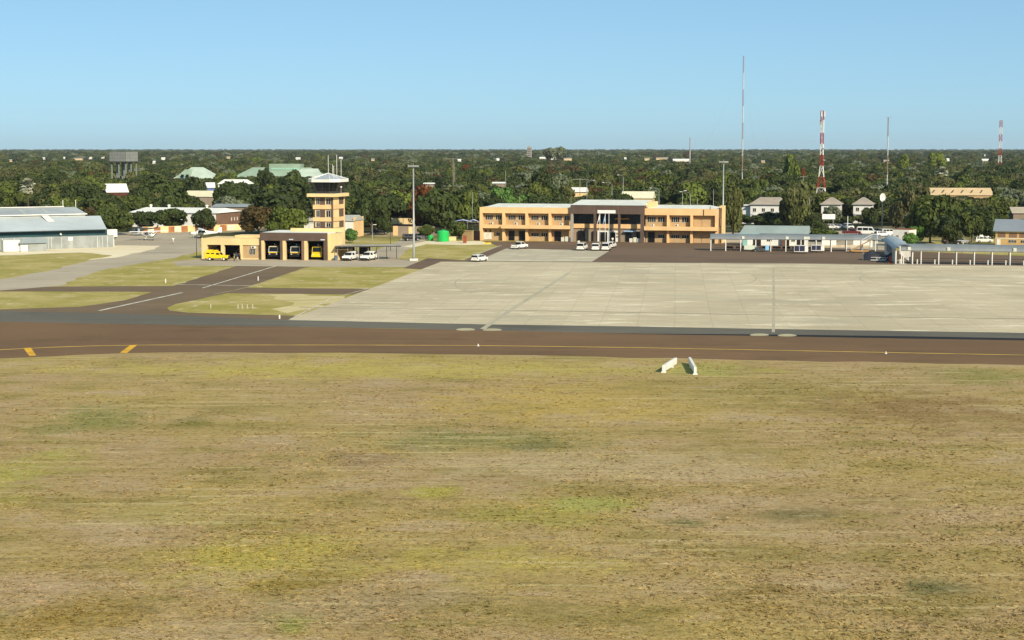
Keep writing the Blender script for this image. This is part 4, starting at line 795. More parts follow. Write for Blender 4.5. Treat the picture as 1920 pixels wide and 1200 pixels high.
# poles and street lights
WOODP = mat("weathered_timber", '8a8274', .9, .15, 1.)
def pole(px, by, ty, label, arm=0., D=None, m=None, r=.12, lamp=False, name="utility_pole"):
    Y = D or YD(by); X = (px - 960) / FPX * Y; t = thing(name, label, "pole" if not lamp else "street light", (X, Y, 0)); h = PY(px, ty, Y).z
    MB().tube([(0, 0, 0), (0, 0, h)], [r, r * .65], 8).build("shaft", m or WOODP, t, smooth=True)
    if arm and not lamp: MB().box(-arm, arm, -.06, .06, h - .5, h - .35).build("cross_arm", m or WOODP, t)
    if lamp:
        s = 1 if arm > 0 else -1; a = abs(arm)
        MB().tube([(0, 0, h - .02), (s * a * .25, 0, h + .5), (s * a * .7, 0, h + .72), (s * a, 0, h + .7)], [r * .65, .06, .05, .05], 7).build("bracket_arm", m or STEEL, t)
        MB().ell((s * (a + .3), 0, h + .68), (.45, .16, .1)).build("lamp_head", WHITE, t)
    return t
pole(850, 0, 296, "tall timber pole pair member with a cross arm, left one", 3.2, 690, r=.16); pole(853, 0, 305, "shorter timber pole beside the tall cross arm pole", 0, 694, r=.14); pole(948, 0, 319, "plain timber pole beside the tiny white roofed shed", 0, 690, r=.13); pole(886, 432, 361, "thin pole left of the terminal's left end", 0, r=.07, m=STEEL)
pole(1505, 0, 329, "timber pole left of the stout red and white tower", 1.2, 560, r=.13); pole(1517, 0, 368, "slim pole right of the olive tree", 0, 490, r=.09, m=STEEL); pole(1806, 0, 372, "timber pole in front of the right hand trees", 1.6, 520, r=.11); pole(1087, 0, 334, "timber pole with long arm above the terminal's left wing", 3., 600, r=.13)
pole(1337, 0, 354, "slim lamp pole behind the terminal's right wing", 0, 462, r=.07, m=STEEL)
for px, ty, arm, lab in ((1235, 357, -2.2, "curved street light behind the raised portico roof"), (1294, 364, -2.6, "curved street light behind the middle of the right wing"), (1147, 346, -2.6, "curved street light over the flat topped acacia"), (1100, 342, 2., "leaning street light left of the raised roof"), (1168, 332, -1.4, "far curved street light above the acacia")): pole(px, 0, ty, lab, arm, 500 if ty > 350 else 560, STEEL, .1, True, "street_light")
pole(1279, 0, 362, "pole with a white lamp behind the right wing", .5, 470, STEEL, .09, True, "street_light"); pole(698, 475, 427, "slim lamp post behind the carport", .25, None, STEEL, .08, True, "street_light"); pole(732, 470, 430, "dark slim post on the track behind the carport", 0, None, DSTEEL, .07); pole(1694, 0, 409, "slim lamp post with round lamp behind the white block", .2, 430, STEEL, .06, True, "street_light"); pole(368, 484, 434, "dark pole left of the yellow pickup's garage", 0, None, DSTEEL, .08)
pole(1589, 0, 405, "short white post in the car park by the red pickup", 0, 480, WHITE, .12); pole(1806.5, 0, 455, "short white post beyond the right walkway", 0, 380, WHITE, .1)
def wire(label, pts, r=.022):
    o = MB().tube(pts, r, 4, cap=False).build("power_line", DSTEEL); tag(o, label, "power line")
def sag(a, b, s, n=14): return [Vector(a).lerp(Vector(b), k / n) - Vector((0, 0, s * 4 * (k / n) * (1 - k / n))) for k in range(n + 1)]
wire("power line sagging over the trees behind the terminal", sag(PY(1068, 336, 600), PY(1180, 344, 590), 1.) + sag(PY(1180, 344, 590), PY(1296, 333, 600), 1.2)[1:]); wire("power line running over the trees at the right", sag(PY(1640, 370, 540), PY(1806, 373, 520), .8) + sag(PY(1806, 373, 520), PY(2000, 374, 520), .8)[1:])
# satellite dish
D = 470; t = thing("satellite_dish", "large white satellite dish on a pole among the trees", "satellite dish", ((1654 - 960) / FPX * D, D, 0)); hz_ = PY(1653, 370, D).z; MB().tube([(0, .4, 0), (0, .4, hz_)], .14, 8).build("pole", STEEL, t)
mb = MB(); mb.loft([[(r * math.cos(a), -.5 * (r / 1.2) ** 2 * .9 + .3, hz_ + r * 1.45 * math.sin(a)) for a in (2 * math.pi * k / 24 for k in range(24))] for r in (.02, .28, .56, .8)], cap=False); mb.build("reflector", mat("dish_white", 'dcdad2', .5, .04), t, smooth=True)
MB().tube([(.5, -.1, hz_ - .7), (.75, -1.0, hz_)], .04, 5).ell((.75, -1.05, hz_), (.13, .13, .13)).build("feed_horn", STEEL, t); protect(1646, 361, 1661, 386, D)
# billboard
D = 455; t = thing("billboard", "blank white billboard on posts in front of the offices", "billboard", ((1541 - 960) / FPX * D, D, 0), R(-8)); z0, z1 = PY(1550, 411, D).z, PY(1550, 401.5, D).z; w = 24 / FPX * D
bx(t, "panel", mat("blank_white", 'e3e2da', .5, .03), 0, w, 0, .15, z0, z1); [bx(t, "post", STEEL, x - .07, x + .07, .16, .3, 0, z1 - .1) for x in (.5, w - .5)]; protect(1540, 401, 1565, 413, D)
# green water tanks
for cx, by, w, ty, lab in ((831, 453, 22.5, 431.6, "large bright green plastic water tank"), (807.5, 451.5, 9.5, 441, "small bright green plastic water tank")):
    p = G(cx, by); s = p.y / FPX; r = w * s / 2; h = PY(cx, ty, p.y).z; t = thing("water_butt", lab, "water tank", p); GT = mat("green_plastic", '1fae52', .45, .08, 1., spec=.4)
    prof = [(r * .98, 0)]
    for k in range(9): z = h * .84 * k / 8; prof += [(r, z), (r * .972, z + h * .02)]
    prof += [(r * .9, h * .93), (r * .3, h)]; MB().lathe(prof, n=28).build("tank_body", GT, t, smooth=False); MB().lathe([(r * .28, h), (r * .28, h + .12), (0.02, h + .14)], n=14).build("lid", GT, t); MB().lathe([(r * 1.08, -.02), (r * 1.08, .06)], n=20).build("plinth", CONC, t)
p = G(848, 451); tag(MB().box(-1., 1., -.6, .6, 0, .9).box(-1.05, 1.05, -.65, .65, .9, 1.0).build("valve_box", CREAM), "low cream masonry box right of the big green tank", "box").location = p
# covered walkways with barrel roofs
def barrel(name, label, S_, x0, x1, zf, rise, wd, step, rm=None, along=None):
    t = thing(name, label, "covered walkway", S_.A, S_.rz); n = 9; mb = MB(); pr = [(wd / 2 - (wd / 2 + .25) * math.cos(math.pi * k / (n - 1)), zf + rise * math.sin(math.pi * k / (n - 1))) for k in range(n)]
    mb.loft([[(x0, y, z) for y, z in pr], [(x1, y, z) for y, z in pr]], cap=False, close=False); mb.loft([[(x0, y, z - .07) for y, z in pr], [(x1, y, z - .07) for y, z in pr]], cap=False, close=False); mb.build("roof", rm or CANREY, t)
    bx(t, "eave_beam", STEEL, x0, x1, -.06, .06, zf - .16, zf - .02)
    bx(t, "rear_beam", STEEL, x0, x1, wd - .06, wd + .06, zf - .16, zf - .02)
    k = 0; x = x0 + .15
    while x < x1 + .05:
        for y in (0, wd): bx(t, "post", WHITEP, x - .1, x + .1, y - .1, y + .1, 0, zf - .16)
        x += step
    return t
CL = Site(1334, 470.5, 1560, 472.3); zf = CL.z(1400, 448)
t = barrel("covered_walkway", "long grey barrel roofed walkway on white posts right of the terminal", CL, -.3, CL.x(1652, 471), zf, 1.05, 4.2, (CL.x(1560) - CL.x(1334)) / 8 - .001)
for a, b in ((1391, 1396), (1473, 1478.5), (1507, 1518.5), (1541.5, 1547)): bx(t, "pale_roof_panel", mat("roof_panel_pale", 'c9c8b8', .5), CL.x(a, 445), CL.x(b, 445), -.32, -.2, zf - .02, zf + .62)
mb = MB()
for h in (.55, 1.05): mb.tube([(CL.x(1338), 4.1, h), (CL.x(1560), 4.1, h)], .04, 5)
mb.build("rail", STEEL, t)
CR = Site(1694, 495.3, 1905, 498.3); zf2 = CR.z(1800, 470.3); stp = CR.x(1727) - CR.x(1694)
t = barrel("covered_walkway", "long grey barrel roofed walkway along the apron at the right edge", CR, CR.x(1690), CR.x(1694) + stp * 11, zf2, 1.2, 4.2, 99)
for k in range(12): bx(t, "post", WHITEP, k * stp - .09, k * stp + .09, -.09, .09, 0, zf2 - .16); bx(t, "post", WHITEP, k * stp - .09, k * stp + .09, 4.1, 4.28, 0, zf2 - .16)
for p in (1702, 1776, 1900): bx(t, "pale_roof_panel", mat("roof_panel_pale", 'c9c8b8', .5), CR.x(p, 468), CR.x(p + 6, 468), -.32, -.2, zf2 - .02, zf2 + .7)
mb = MB()
for h in (.5, 1.): mb.tube([(0, 4.19, h), (stp * 11, 4.19, h)], .035, 5)
mb.build("rail", DSTEEL, t)
bo = MB().lathe([(.13, 0), (.13, .85), (.1, .92), (.02, .95)], n=12).build("bollard", WHITEP); tag(bo, "short white bollard between the posts of the right walkway", "bollard", "white bollards at the right walkway"); bo.location = CR.w2(stp * .1 + .6, 1.6) ; bo.location = CR.w2(stp * 1 - .75, 1.5)
for k in range(2, 9): copy_tree(bo, CR.w2(stp * k - .75, 1.5))
copy_tree(bo, CR.w2(-.7, 1.5))
kerb = MB(); kerb.box(-2, stp * 11, -1.3, -.9, .0, .1); k_ = kerb.build("kerb", CONC); tag(k_, kind='structure'); k_.location = CR.A; k_.rotation_euler.z = CR.rz
pth = MB(); pth.add([(-1.6, -3.5, .024), (.6, -3.5, .024), (.6, 14, .024), (-1.6, 14, .024)], [(0, 1, 2, 3)]); o_ = struct("walkway_path", pth, M_LOT); o_.location = CR.A; o_.rotation_euler.z = CR.rz
# linking walkway running away from the camera
p0 = G(1695, 495); p1 = G(1671, 474); dv = p1 - p0; SL = Site.__new__(Site); SL.A = p0; SL.rz = math.atan2(dv.y, dv.x)
SL.u = dv.normalized(); SL.n = Vector((-SL.u.y, SL.u.x, 0)); SL.A = p0 - SL.n * 1.65
t = barrel("covered_walkway", "linking barrel roofed walkway joining the two long ones", SL, -.5, dv.length - .6, zf2 + .02, 1.0, 3.3, 3.4, mat("link_roof", '9aa2a3', .45, .12, .3, ribs=1.4))
mb = MB(); mb.add([(dv.length * .3, 3.33, zf2), (dv.length * .75, 3.33, zf2), (dv.length * .75, 3.33, 1.1), (dv.length * .3, 3.33, 1.1)], [(0, 1, 2, 3)]); mb.build("blue_side_screen", mat("screen_navy", '27304c', .6), t)
# equipment on the forecourt
def cart(px, by, label, rz, wl=3.1, h=1.75):
    t = thing("baggage_cart", label, "baggage cart", G(px, by), rz); w = wl / 2
    bx(t, "deck", WHITEP, -w, w, -.75, .75, .42, .54); bx(t, "roof", WHITEP, -w, w, -.78, .78, h, h + .08); bx(t, "end_panel", WHITEP, w - .75, w, -.74, .74, .54, h); bx(t, "end_panel", WHITEP, -w, -w + .08, -.74, .74, .54, h); bx(t, "back_panel", WHITEP, -w + .09, w - .76, .68, .74, .54, h)
    bx(t, "curtain", mat("curtain_navy", '2c2f48', .8), -w + .12, w - .8, -.72, -.68, .58, h - .05); bx(t, "divider", WHITEP, -.42, -.34, -.76, -.725, .54, h)
    for x in (-w * .62, w * .62):
        for y in (-.62, .62): MB().tube([(x, y - .09, .21), (x, y + .09, .21)], .21, 12).build("wheel", DSTEEL, t)
    MB().tube([(-w, 0, .4), (-w - .9, 0, .25)], .04, 6).build("drawbar", DSTEEL, t); return t
cart(1502, 475.3, "white covered baggage cart with two navy curtains", R(-10)); cart(1533, 473.2, "white half open baggage cart beside the navy curtained cart", R(-8), 2.9, 1.6)
t = thing("ground_power_unit", "pale green ground power unit under the left walkway", "power unit", G(1405, 471.3), R(-8)); bx(t, "housing", mat("pale_green_paint", 'c3cbb6', .5, .08), -1.2, 1.2, -.6, .6, .4, 1.35, bevel=.05); bx(t, "chassis", DSTEEL, -1.1, 1.1, -.5, .5, .25, .39); [MB().tube([(x, y - .1, .25), (x, y + .1, .25)], .25, 12).build("wheel", DSTEEL, t) for x in (-.7, .7) for y in (-.55, .55)]; bx(t, "exhaust", DSTEEL, .7, .85, -.1, .05, 1.36, 1.7)
t = thing("baggage_tractor", "dark baggage tractor with a pale blue box at its right end", "tractor", G(1427, 472.3), R(-6)); MB().side([(-1.35, .35), (.9, .35), (.9, .8), (.2, .85), (.1, .7), (-.5, .7), (-.6, 1.05), (-1.35, 1.0)], .6).build("body", mat("tractor_dark", '3d4a50', .5), t, bevel=.04); bx(t, "seat", DSTEEL, -.35, .05, -.35, .35, .71, 1.25); MB().tube([(-.55, 0, .9), (-.4, 0, 1.35)], .04, 6).build("steering_column", DSTEEL, t); bx(t, "blue_box", mat("box_blue", '7fb0cf', .5), .92, 1.75, -.55, .55, .4, 1.45, bevel=.03); [MB().tube([(x, y - .1, .3), (x, y + .1, .3)], .3, 12).build("wheel", DSTEEL, t) for x in (-.95, .6) for y in (-.58, .58)]
# passenger stairs
t = thing("boarding_stairs", "mobile passenger boarding stairs with silver rails and orange base", "boarding stairs", G(1592, 473.5), R(-6)); OB = mat("orange_base", 'b98a4a', .6, .2); mb = MB(); ns = 14; Ls, Hs_ = 4.6, 2.7
for k in range(ns): mb.box(.4 + Ls * k / ns, .4 + Ls * (k + 1) / ns + .05, -.6, .6, .35 + Hs_ * k / ns, .42 + Hs_ * k / ns)
mb.build("steps", STEEL, t); bx(t, "landing", STEEL, Ls + .4, Ls + 1.6, -.7, .7, Hs_ + .32, Hs_ + .42); bx(t, "chassis", OB, -.4, Ls + 1., -.55, .55, .28, .5)
for y in (-.65, .65): MB().tube([(.4, y, .45), (.4, y, 1.4), (Ls + .4, y, Hs_ + 1.4), (Ls + 1.6, y, Hs_ + 1.4), (Ls + 1.6, y, Hs_ + .4)], .04, 6).tube([(.4, y, .9), (Ls + .4, y, Hs_ + .9)], .03, 6).build("handrail", WHITEP, t); MB().tube([(.5, y * .8, .5), (Ls + .4, y * .8, Hs_ + .35)], .08, 6).build("side_beam", OB, t)
for x in (Ls, Ls - 1.6): MB().tube([(x, -.5, .4), (x, -.5, Hs_ * x / Ls)], .06, 6).tube([(x, .5, .4), (x, .5, Hs_ * x / Ls)], .06, 6).build("support", STEEL, t)
for x in (.2, Ls): [MB().tube([(x, y - .1, .28), (x, y + .1, .28)], .28, 12).build("wheel", DSTEEL, t) for y in (-.6, .6)]
# dark covered vehicle / tarpaulin under the link
t = thing("tarpaulin_stack", "large dark navy tarpaulin draped over stacked equipment beside the link walkway", "tarpaulin", G(1647, 487.5), R(-8)); rr = random.Random(4); rows = []
for i in range(9):
    u = i / 8; row = []
    for k in range(11):
        v = k / 10; prof = min(1, 3.2 * v, 3.2 * (1 - v)) * (1.9 if u > .3 else 1.3 + u * 2); x = -3.2 + 6.2 * u; y = -1.6 + 3.2 * v
        row.append((x + rr.uniform(-.08, .08), y * (1.1 if prof < .1 else 1), max(0, prof * (.75 + .3 * math.sin(u * 7)) + rr.uniform(-.07, .07)) if 0 < k < 10 else 0))
    rows.append(row)
MB().loft(rows, cap=True, close=False).build("cover", mat("tarp_navy", '20232e', .7, .3, .8), t)
MB().tube([(-3.3, -1.7, .02), (-3.3, -1.7, 2.2)], .05, 6).build("pole", STEEL, t)
t = thing("flatbed_trolley", "low white railed trolley in front of the navy tarpaulin", "trolley", G(1647, 490.6), R(-6)); bx(t, "deck", WHITEP, -1.6, 1.4, -.5, .5, .3, .38); mb = MB()
for k in range(7): mb.box(-.5 + k * .3, -.44 + k * .3, -.5, -.45, .38, .95)
mb.box(-1.6, 1.4, -.51, -.45, .9, .97); mb.build("rail", WHITEP, t); [MB().tube([(x, y - .06, .15), (x, y + .06, .15)], .15, 10).build("wheel", DSTEEL, t) for x in (-1.2, 1.1) for y in (-.4, .4)]; MB().tube([(1.4, 0, .35), (1.9, 0, 1.)], .03, 6).build("handle", WHITEP, t)
t = thing("extinguisher_trolley", "red wheeled fire extinguisher beside the first walkway post", "fire extinguisher", G(1669, 493.2), R(-6)); MB().lathe([(.22, .2), (.28, .35), (.28, 1.2), (.14, 1.42), (.08, 1.5)], n=14).build("cylinder", RED, t, smooth=True); [MB().tube([(x - .05, .15, .2), (x + .05, .15, .2)], .2, 12).build("wheel", DSTEEL, t) for x in (-.34, .34)]; MB().tube([(-.2, .2, .4), (-.2, .3, 1.6), (.2, .3, 1.6), (.2, .2, .4)], .03, 6).build("handle", DSTEEL, t); bx(t, "red_foot", RED, -.45, .45, -.5, -.2, .02, .14)
# white wedge boards in the mown field
for x0, y0, x1, y1, lab in ((1243.5, 699, 1267, 684, "left white wedge marker board lying in the grass"), (1303.5, 702.5, 1293, 683, "right white wedge marker board lying in the grass")):
    a, b = G(x0, y0), G(x1, y1); d = b - a; t = thing("marker_board", lab, "marker board", a, math.atan2(d.y, d.x)); L = d.length; h = .78
    bx(t, "board", WHITEP, 0, L, -.14, .14, .12, h, bevel=.02); bx(t, "foot", WHITEP, -.05, .45, -.24, .24, 0, .119); bx(t, "foot", WHITEP, L * .62, L * .62 + .4, -.24, .24, 0, .118)
# little posts and lights along the paved edges
def tiny(name, label, cat, group, pts, prof, m):
    o = MB().lathe(prof, n=8).build(name, m); tag(o, label, cat, group); o.location = G(*pts[0])
    for q in pts[1:]: copy_tree(o, G(*q))
tiny("marker_post", "short white marker post in the grass island beside the access road", "marker post", "white marker posts in the grass island", [(395, 578), (446, 578.5), (454, 578.5), (463.5, 578.5), (473.5, 578.5)], [(.08, 0), (.08, .6), (.02, .64)], mat('post_pale', 'b5ad98', .8))
tiny("edge_marker", "tiny white edge light standing on the taxiway's yellow line", "edge light", "edge lights on the taxiway", [(896.5, 649), (1661, 663.5)], [(.16, 0), (.16, .05), (.07, .08), (.07, .24), (.02, .28)], WHITE)
tiny("marker_post", "white marker post on the verge beside the holding line", "marker post", "white marker posts by the holding line", [(310.5, 530.5), (484, 526)], [(.1, 0), (.1, .7), (.02, .74)], WHITE)
p = G(1084.7, 598.2) ; tag(MB().lathe([(.12, 0), (.12, .5), (.02, .55)], n=8).build("marker_post", WHITE), "single white marker post at the apron's near left corner", "marker post").location = G(524, 597.5)
for q, lab in (((1009 - 0, 457.4), "yellow and black striped kerb block at the terminal's left corner"),):
    o = MB().box(-.9, .9, -.2, .2, 0, .35).build("kerb_block", mat("hazard_yellow", 'd8b02a', .7, .3, 3.)); tag(o, lab, "kerb block"); o.location = G(914, 457.4)

bn = thing("bench", "dark slatted bench under the left walkway roof", "bench", CL.w2(4, 2.4), CL.rz, "benches under the left walkway"); BW = mat("bench_brown", '4a3228', .8, .15, 1.)
bx(bn, "seat", BW, -.9, .9, -.25, .25, .42, .48); bx(bn, "backrest", BW, -.9, .9, .26, .31, .5, .95); [bx(bn, "leg", DSTEEL, x - .04, x + .04, -.2, .2, 0, .419) for x in (-.75, .75)]
for k, x in enumerate((6.4, 12.4, 14.8, 17., 19.2, 21.6)): copy_tree(bn, CL.w2(x, 2.2 + .5 * (k % 2)))
# ------------------------------------------------------------------ vehicles, aircraft, people
TYRE = mat("tyre", '1c1b1a', .9, .2, 2.); RIM = mat("rim_silver", 'a8a8a4', .35, .1, 2., metal=.5); LAMP = mat("lamp_clear", 'cfd2d2', .2, .05); TAIL = mat("tail_red", '8a1c16', .3, .1); BUMP = mat("bumper_dark", '2b2b2b', .7, .1)
CARW = mat("car_white", 'dedcd4', .3, .03, 1., spec=.5); CARGLASS = glass("car_glass", (.01, .012, .014), .08); PLATE = mat("number_plate", 'c9b96a', .5, .05)
def wheel(t, x, y, r, w=.2, rim=None):
    s = 1 if y > 0 else -1; o = MB().lathe([(r * .55, -w / 2), (r * .93, -w / 2), (r, -w / 2 + .04), (r, w / 2 - .04), (r * .93, w / 2), (r * .55, w / 2)], n=18).build("wheel", TYRE, t); o.location = (x, y, r); o.rotation_euler = (math.pi / 2, 0, 0)
    q = MB().lathe([(.02, -w / 2 - .012), (r * .56, -w / 2 - .004), (r * .56, w / 2 + .004), (.02, w / 2 + .012)], n=14).build("rim", rim or RIM, o); return o
def vehicle(name, label, cat, body, bw, green, gw, roofz, beltz, paint, wheels, rw, lights=True, glass_sides=(), screen=None, rear=None, bed=None):
    """body / green: side outlines (x forward, z up); gw = half width at the roof"""
    t = thing(name, label, cat); hb = lambda z: bw if z > .45 else bw - .03
    MB().side(body, hb).build("body", paint, t, bevel=.05)
    hg = lambda z: (bw - .05) + (gw - bw + .05) * max(0, min(1, (z - beltz) / (roofz - beltz)))
    MB().side(green, hg).build("cabin", paint, t, bevel=.04)
    for poly in glass_sides:
        for s in (-1, 1):
            mb = MB(); n = len(poly); vs = [(x, s * (hg(z) + .012), z) for x, z in poly] + [(x, s * (hg(z) - .03), z) for x, z in poly]; mb.add(vs, [tuple(range(n)), tuple(range(n, 2 * n))[::-1]] + [(i, (i + 1) % n, n + (i + 1) % n, n + i) for i in range(n)]); mb.build("side_window", CARGLASS, t)
    for nm, seg in (("windscreen", screen), ("rear_window", rear)):
        if seg:
            (xa, za), (xb, zb_) = seg; d = Vector((zb_ - za, 0, xa - xb)).normalized() * .05; d = d if (nm == "windscreen") == (d.x > 0) else -d
            if abs(d.x) < 1e-4: d = Vector((.05 if nm == "windscreen" else -.05, 0, 0))
            q = lambda x, z, s: Vector((x, s * (hg(z) - .05), z)); mb = MB(); f = [q(xa, za, -1) + d, q(xa, za, 1) + d, q(xb, zb_, 1) + d, q(xb, zb_, -1) + d]; mb.add(f + [p - d * 1.6 for p in f], [(0, 1, 2, 3), (7, 6, 5, 4), (0, 4, 5, 1), (1, 5, 6, 2), (2, 6, 7, 3), (3, 7, 4, 0)]); mb.build(nm, CARGLASS, t)
    x0, x1 = min(p[0] for p in body), max(p[0] for p in body); zl = [p[1] for p in body if abs(p[0] - x1) < .12]; zf_ = max(zl) - .1; zr = [p[1] for p in body if abs(p[0] - x0) < .12]; zr = max(zr) - .14
    for s in (-1, 1):
        MB().box(x1 - .06, x1 + .012, s * (bw - .22) - .17, s * (bw - .22) + .17, zf_ - .14, zf_ + .03).build("headlight", LAMP, t); MB().box(x0 - .012, x0 + .06, s * (bw - .13) - .08, s * (bw - .13) + .08, zr - .22, zr + .06).build("tail_light", TAIL, t)
    MB().box(x1 - .03, x1 + .07, -bw + .06, bw - .06, .34, .62).build("front_bumper", BUMP, t, bevel=.02); MB().box(x0 - .07, x0 + .03, -bw + .08, bw - .08, .36, .52).build("rear_bumper", paint, t, bevel=.02)
    MB().box(x0 - .02, x0 - .004, -.25, .25, .62, .74).build("number_plate", PLATE, t); MB().box(x1 + .002, x1 + .018, -bw + .4, bw - .4, zf_ - .24, zf_ + .02).build("grille", BUMP, t)
    for x in wheels:
        for s in (-1, 1): wheel(t, x, s * (bw - .1), rw)
    for s in (-1, 1): MB().box(green[0][0] if False else max(p[0] for p in green) - .35, max(p[0] for p in green) - .2, s * (bw + .02) - .08, s * (bw + .02) + .08, beltz + .02, beltz + .2).build("wing_mirror", paint, t)
    return t
def estate(label, paint=CARW):
    return vehicle("estate_car", label, "car", [(-2.15, .3), (2.1, .3), (2.15, .6), (2.05, .82), (1.0, .98), (-2.1, 1.0), (-2.18, .7)], .87, [(1.15, .96), (.35, 1.46), (-1.6, 1.5), (-2.05, 1.38), (-2.12, .98)], .68, 1.5, .98, paint, (-1.3, 1.3), .32,
        glass_sides=([(.75, 1.02), (.32, 1.4), (-.3, 1.42), (-.3, 1.02)], [(-.4, 1.02), (-.4, 1.42), (-1.2, 1.42), (-1.25, 1.02)], [(-1.35, 1.02), (-1.3, 1.42), (-1.75, 1.38), (-1.95, 1.05)]), screen=((1.05, 1.02), (.42, 1.42)), rear=((-2.118, .99), (-2.055, 1.38)))
def suv(label, paint=CARW, h=1.8):
    return vehicle("white_van", label, "van", [(-2.2, .38), (2.15, .38), (2.2, .75), (2.1, 1.0), (1.2, 1.08), (-2.2, 1.1), (-2.25, .8)], .9, [(1.25, 1.06), (.65, h - .05), (-2.0, h), (-2.18, h - .15), (-2.22, 1.08)], .74, h, 1.08, paint, (-1.35, 1.35), .36,
        glass_sides=([(.95, 1.14), (.6, h - .12), (-.2, h - .1), (-.2, 1.14)], [(-.3, 1.14), (-.3, h - .1), (-1.1, h - .1), (-1.1, 1.14)], [(-1.2, 1.14), (-1.2, h - .1), (-2., h - .12), (-2., 1.14)]), screen=((1.17, 1.12), (.7, h - .12)), rear=((-2.222, 1.1), (-2.183, h - .12)))
def pickup(label, paint=CARW, canopy=False):
    t = vehicle("pickup_truck", label, "pickup", [(-2.5, .42), (2.4, .42), (2.48, .7), (2.35, 1.02), (1.2, 1.1), (.1, 1.1), (-2.48, 1.08), (-2.55, .8)] , .88, [(1.3, 1.08), (.7, 1.7), (-.35, 1.74), (-.5, 1.68), (-.55, 1.08)], .72, 1.74, 1.08, paint, (-1.55, 1.5), .37,
        glass_sides=([(1.0, 1.14), (.66, 1.62), (-.4, 1.64), (-.4, 1.14)],), screen=((1.22, 1.13), (.75, 1.63)), rear=((-.548, 1.15), (-.51, 1.62)))
    if canopy:
        hg = lambda z: .85 - .12 * max(0, (z - 1.09) / .75); MB().side([(-2.5, 1.09), (-.58, 1.09), (-.56, 1.75), (-.9, 1.9), (-2.2, 1.86), (-2.48, 1.74)], hg).build("canopy", paint, t, bevel=.05)
        for s in (-1, 1): MB().box(-2.2, -.85, s * .81 - .02, s * .81 + .02, 1.25, 1.6).build("canopy_window", CARGLASS, t)
    else: MB().box(-2.44, -.62, -.74, .74, 1.06, 1.115).build("load_bed", BUMP, t)
    return t
def put(t, px, by, rz): t.location = G(px, by); t.rotation_euler = (0, 0, R(rz)); return t
put(estate("white estate car crossing the top left corner of the apron"), 899, 490.2, 62)
put(pickup("white pickup truck driving in front of the terminal's left wing"), 974, 466.8, 58)
put(suv("white van with a pole beside it, leftmost of the terminal's parked vans"), 1091.5, 469.2, 76)
put(suv("white van parked between two others before the terminal portico", h=1.72), 1116.8, 469.6, 86); put(suv("white van parked rightmost before the terminal portico", h=1.86), 1137, 469.6, 80); put(estate("white car parked behind the rightmost terminal van"), 1146, 464.5, 75)
p = G(1085, 463); t = thing("person", "person in a white shirt standing behind the leftmost van", "person", p)
PROTO_P = (t,)
put(pickup("white canopied pickup under the carport, nearer the fire station", canopy=True), 657, 488.2, 252); put(pickup("white canopied pickup under the carport, farther from the fire station", canopy=True), 691, 488, 252)
# yellow rescue truck
t = vehicle("rescue_truck", "bright yellow rescue pickup with box canopy outside the garage", "pickup", [(-2.5, .55), (2.35, .55), (2.45, .8), (2.4, 1.1), (1.25, 1.16), (.9, 1.2), (-2.5, 1.2), (-2.55, .9)], .88, [(1.0, 1.18), (.55, 1.72), (.2, 1.92), (-2.2, 2.0), (-2.5, 1.85), (-2.52, 1.18)], .78, 2., 1.18, YELLOW, (-1.45, 1.55), .4,
    glass_sides=([(.8, 1.28), (.5, 1.66), (-.1, 1.68), (-.1, 1.28)], [(-.5, 1.42), (-.5, 1.68), (-1.15, 1.68), (-1.15, 1.42)], [(-1.45, 1.42), (-1.45, 1.68), (-2.15, 1.68), (-2.15, 1.42)]), screen=((.96, 1.23), (.58, 1.68)), rear=((-2.518, 1.3), (-2.505, 1.75)))
for o in t.children:
    if o.name.startswith("wheel"):
        for q in o.children: q.data.materials[0] = WHITE
bx(t, "roof_box", YELLOW, -2.2, -.9, -.5, .5, 2.0, 2.28); bx(t, "roof_box", YELLOW, -.6, .1, -.5, .5, 1.97, 2.22); bx(t, "bull_bar", BUMP, 2.5, 2.58, -.6, .6, .5, 1.1)
put(t, 408, 488.6, -6)
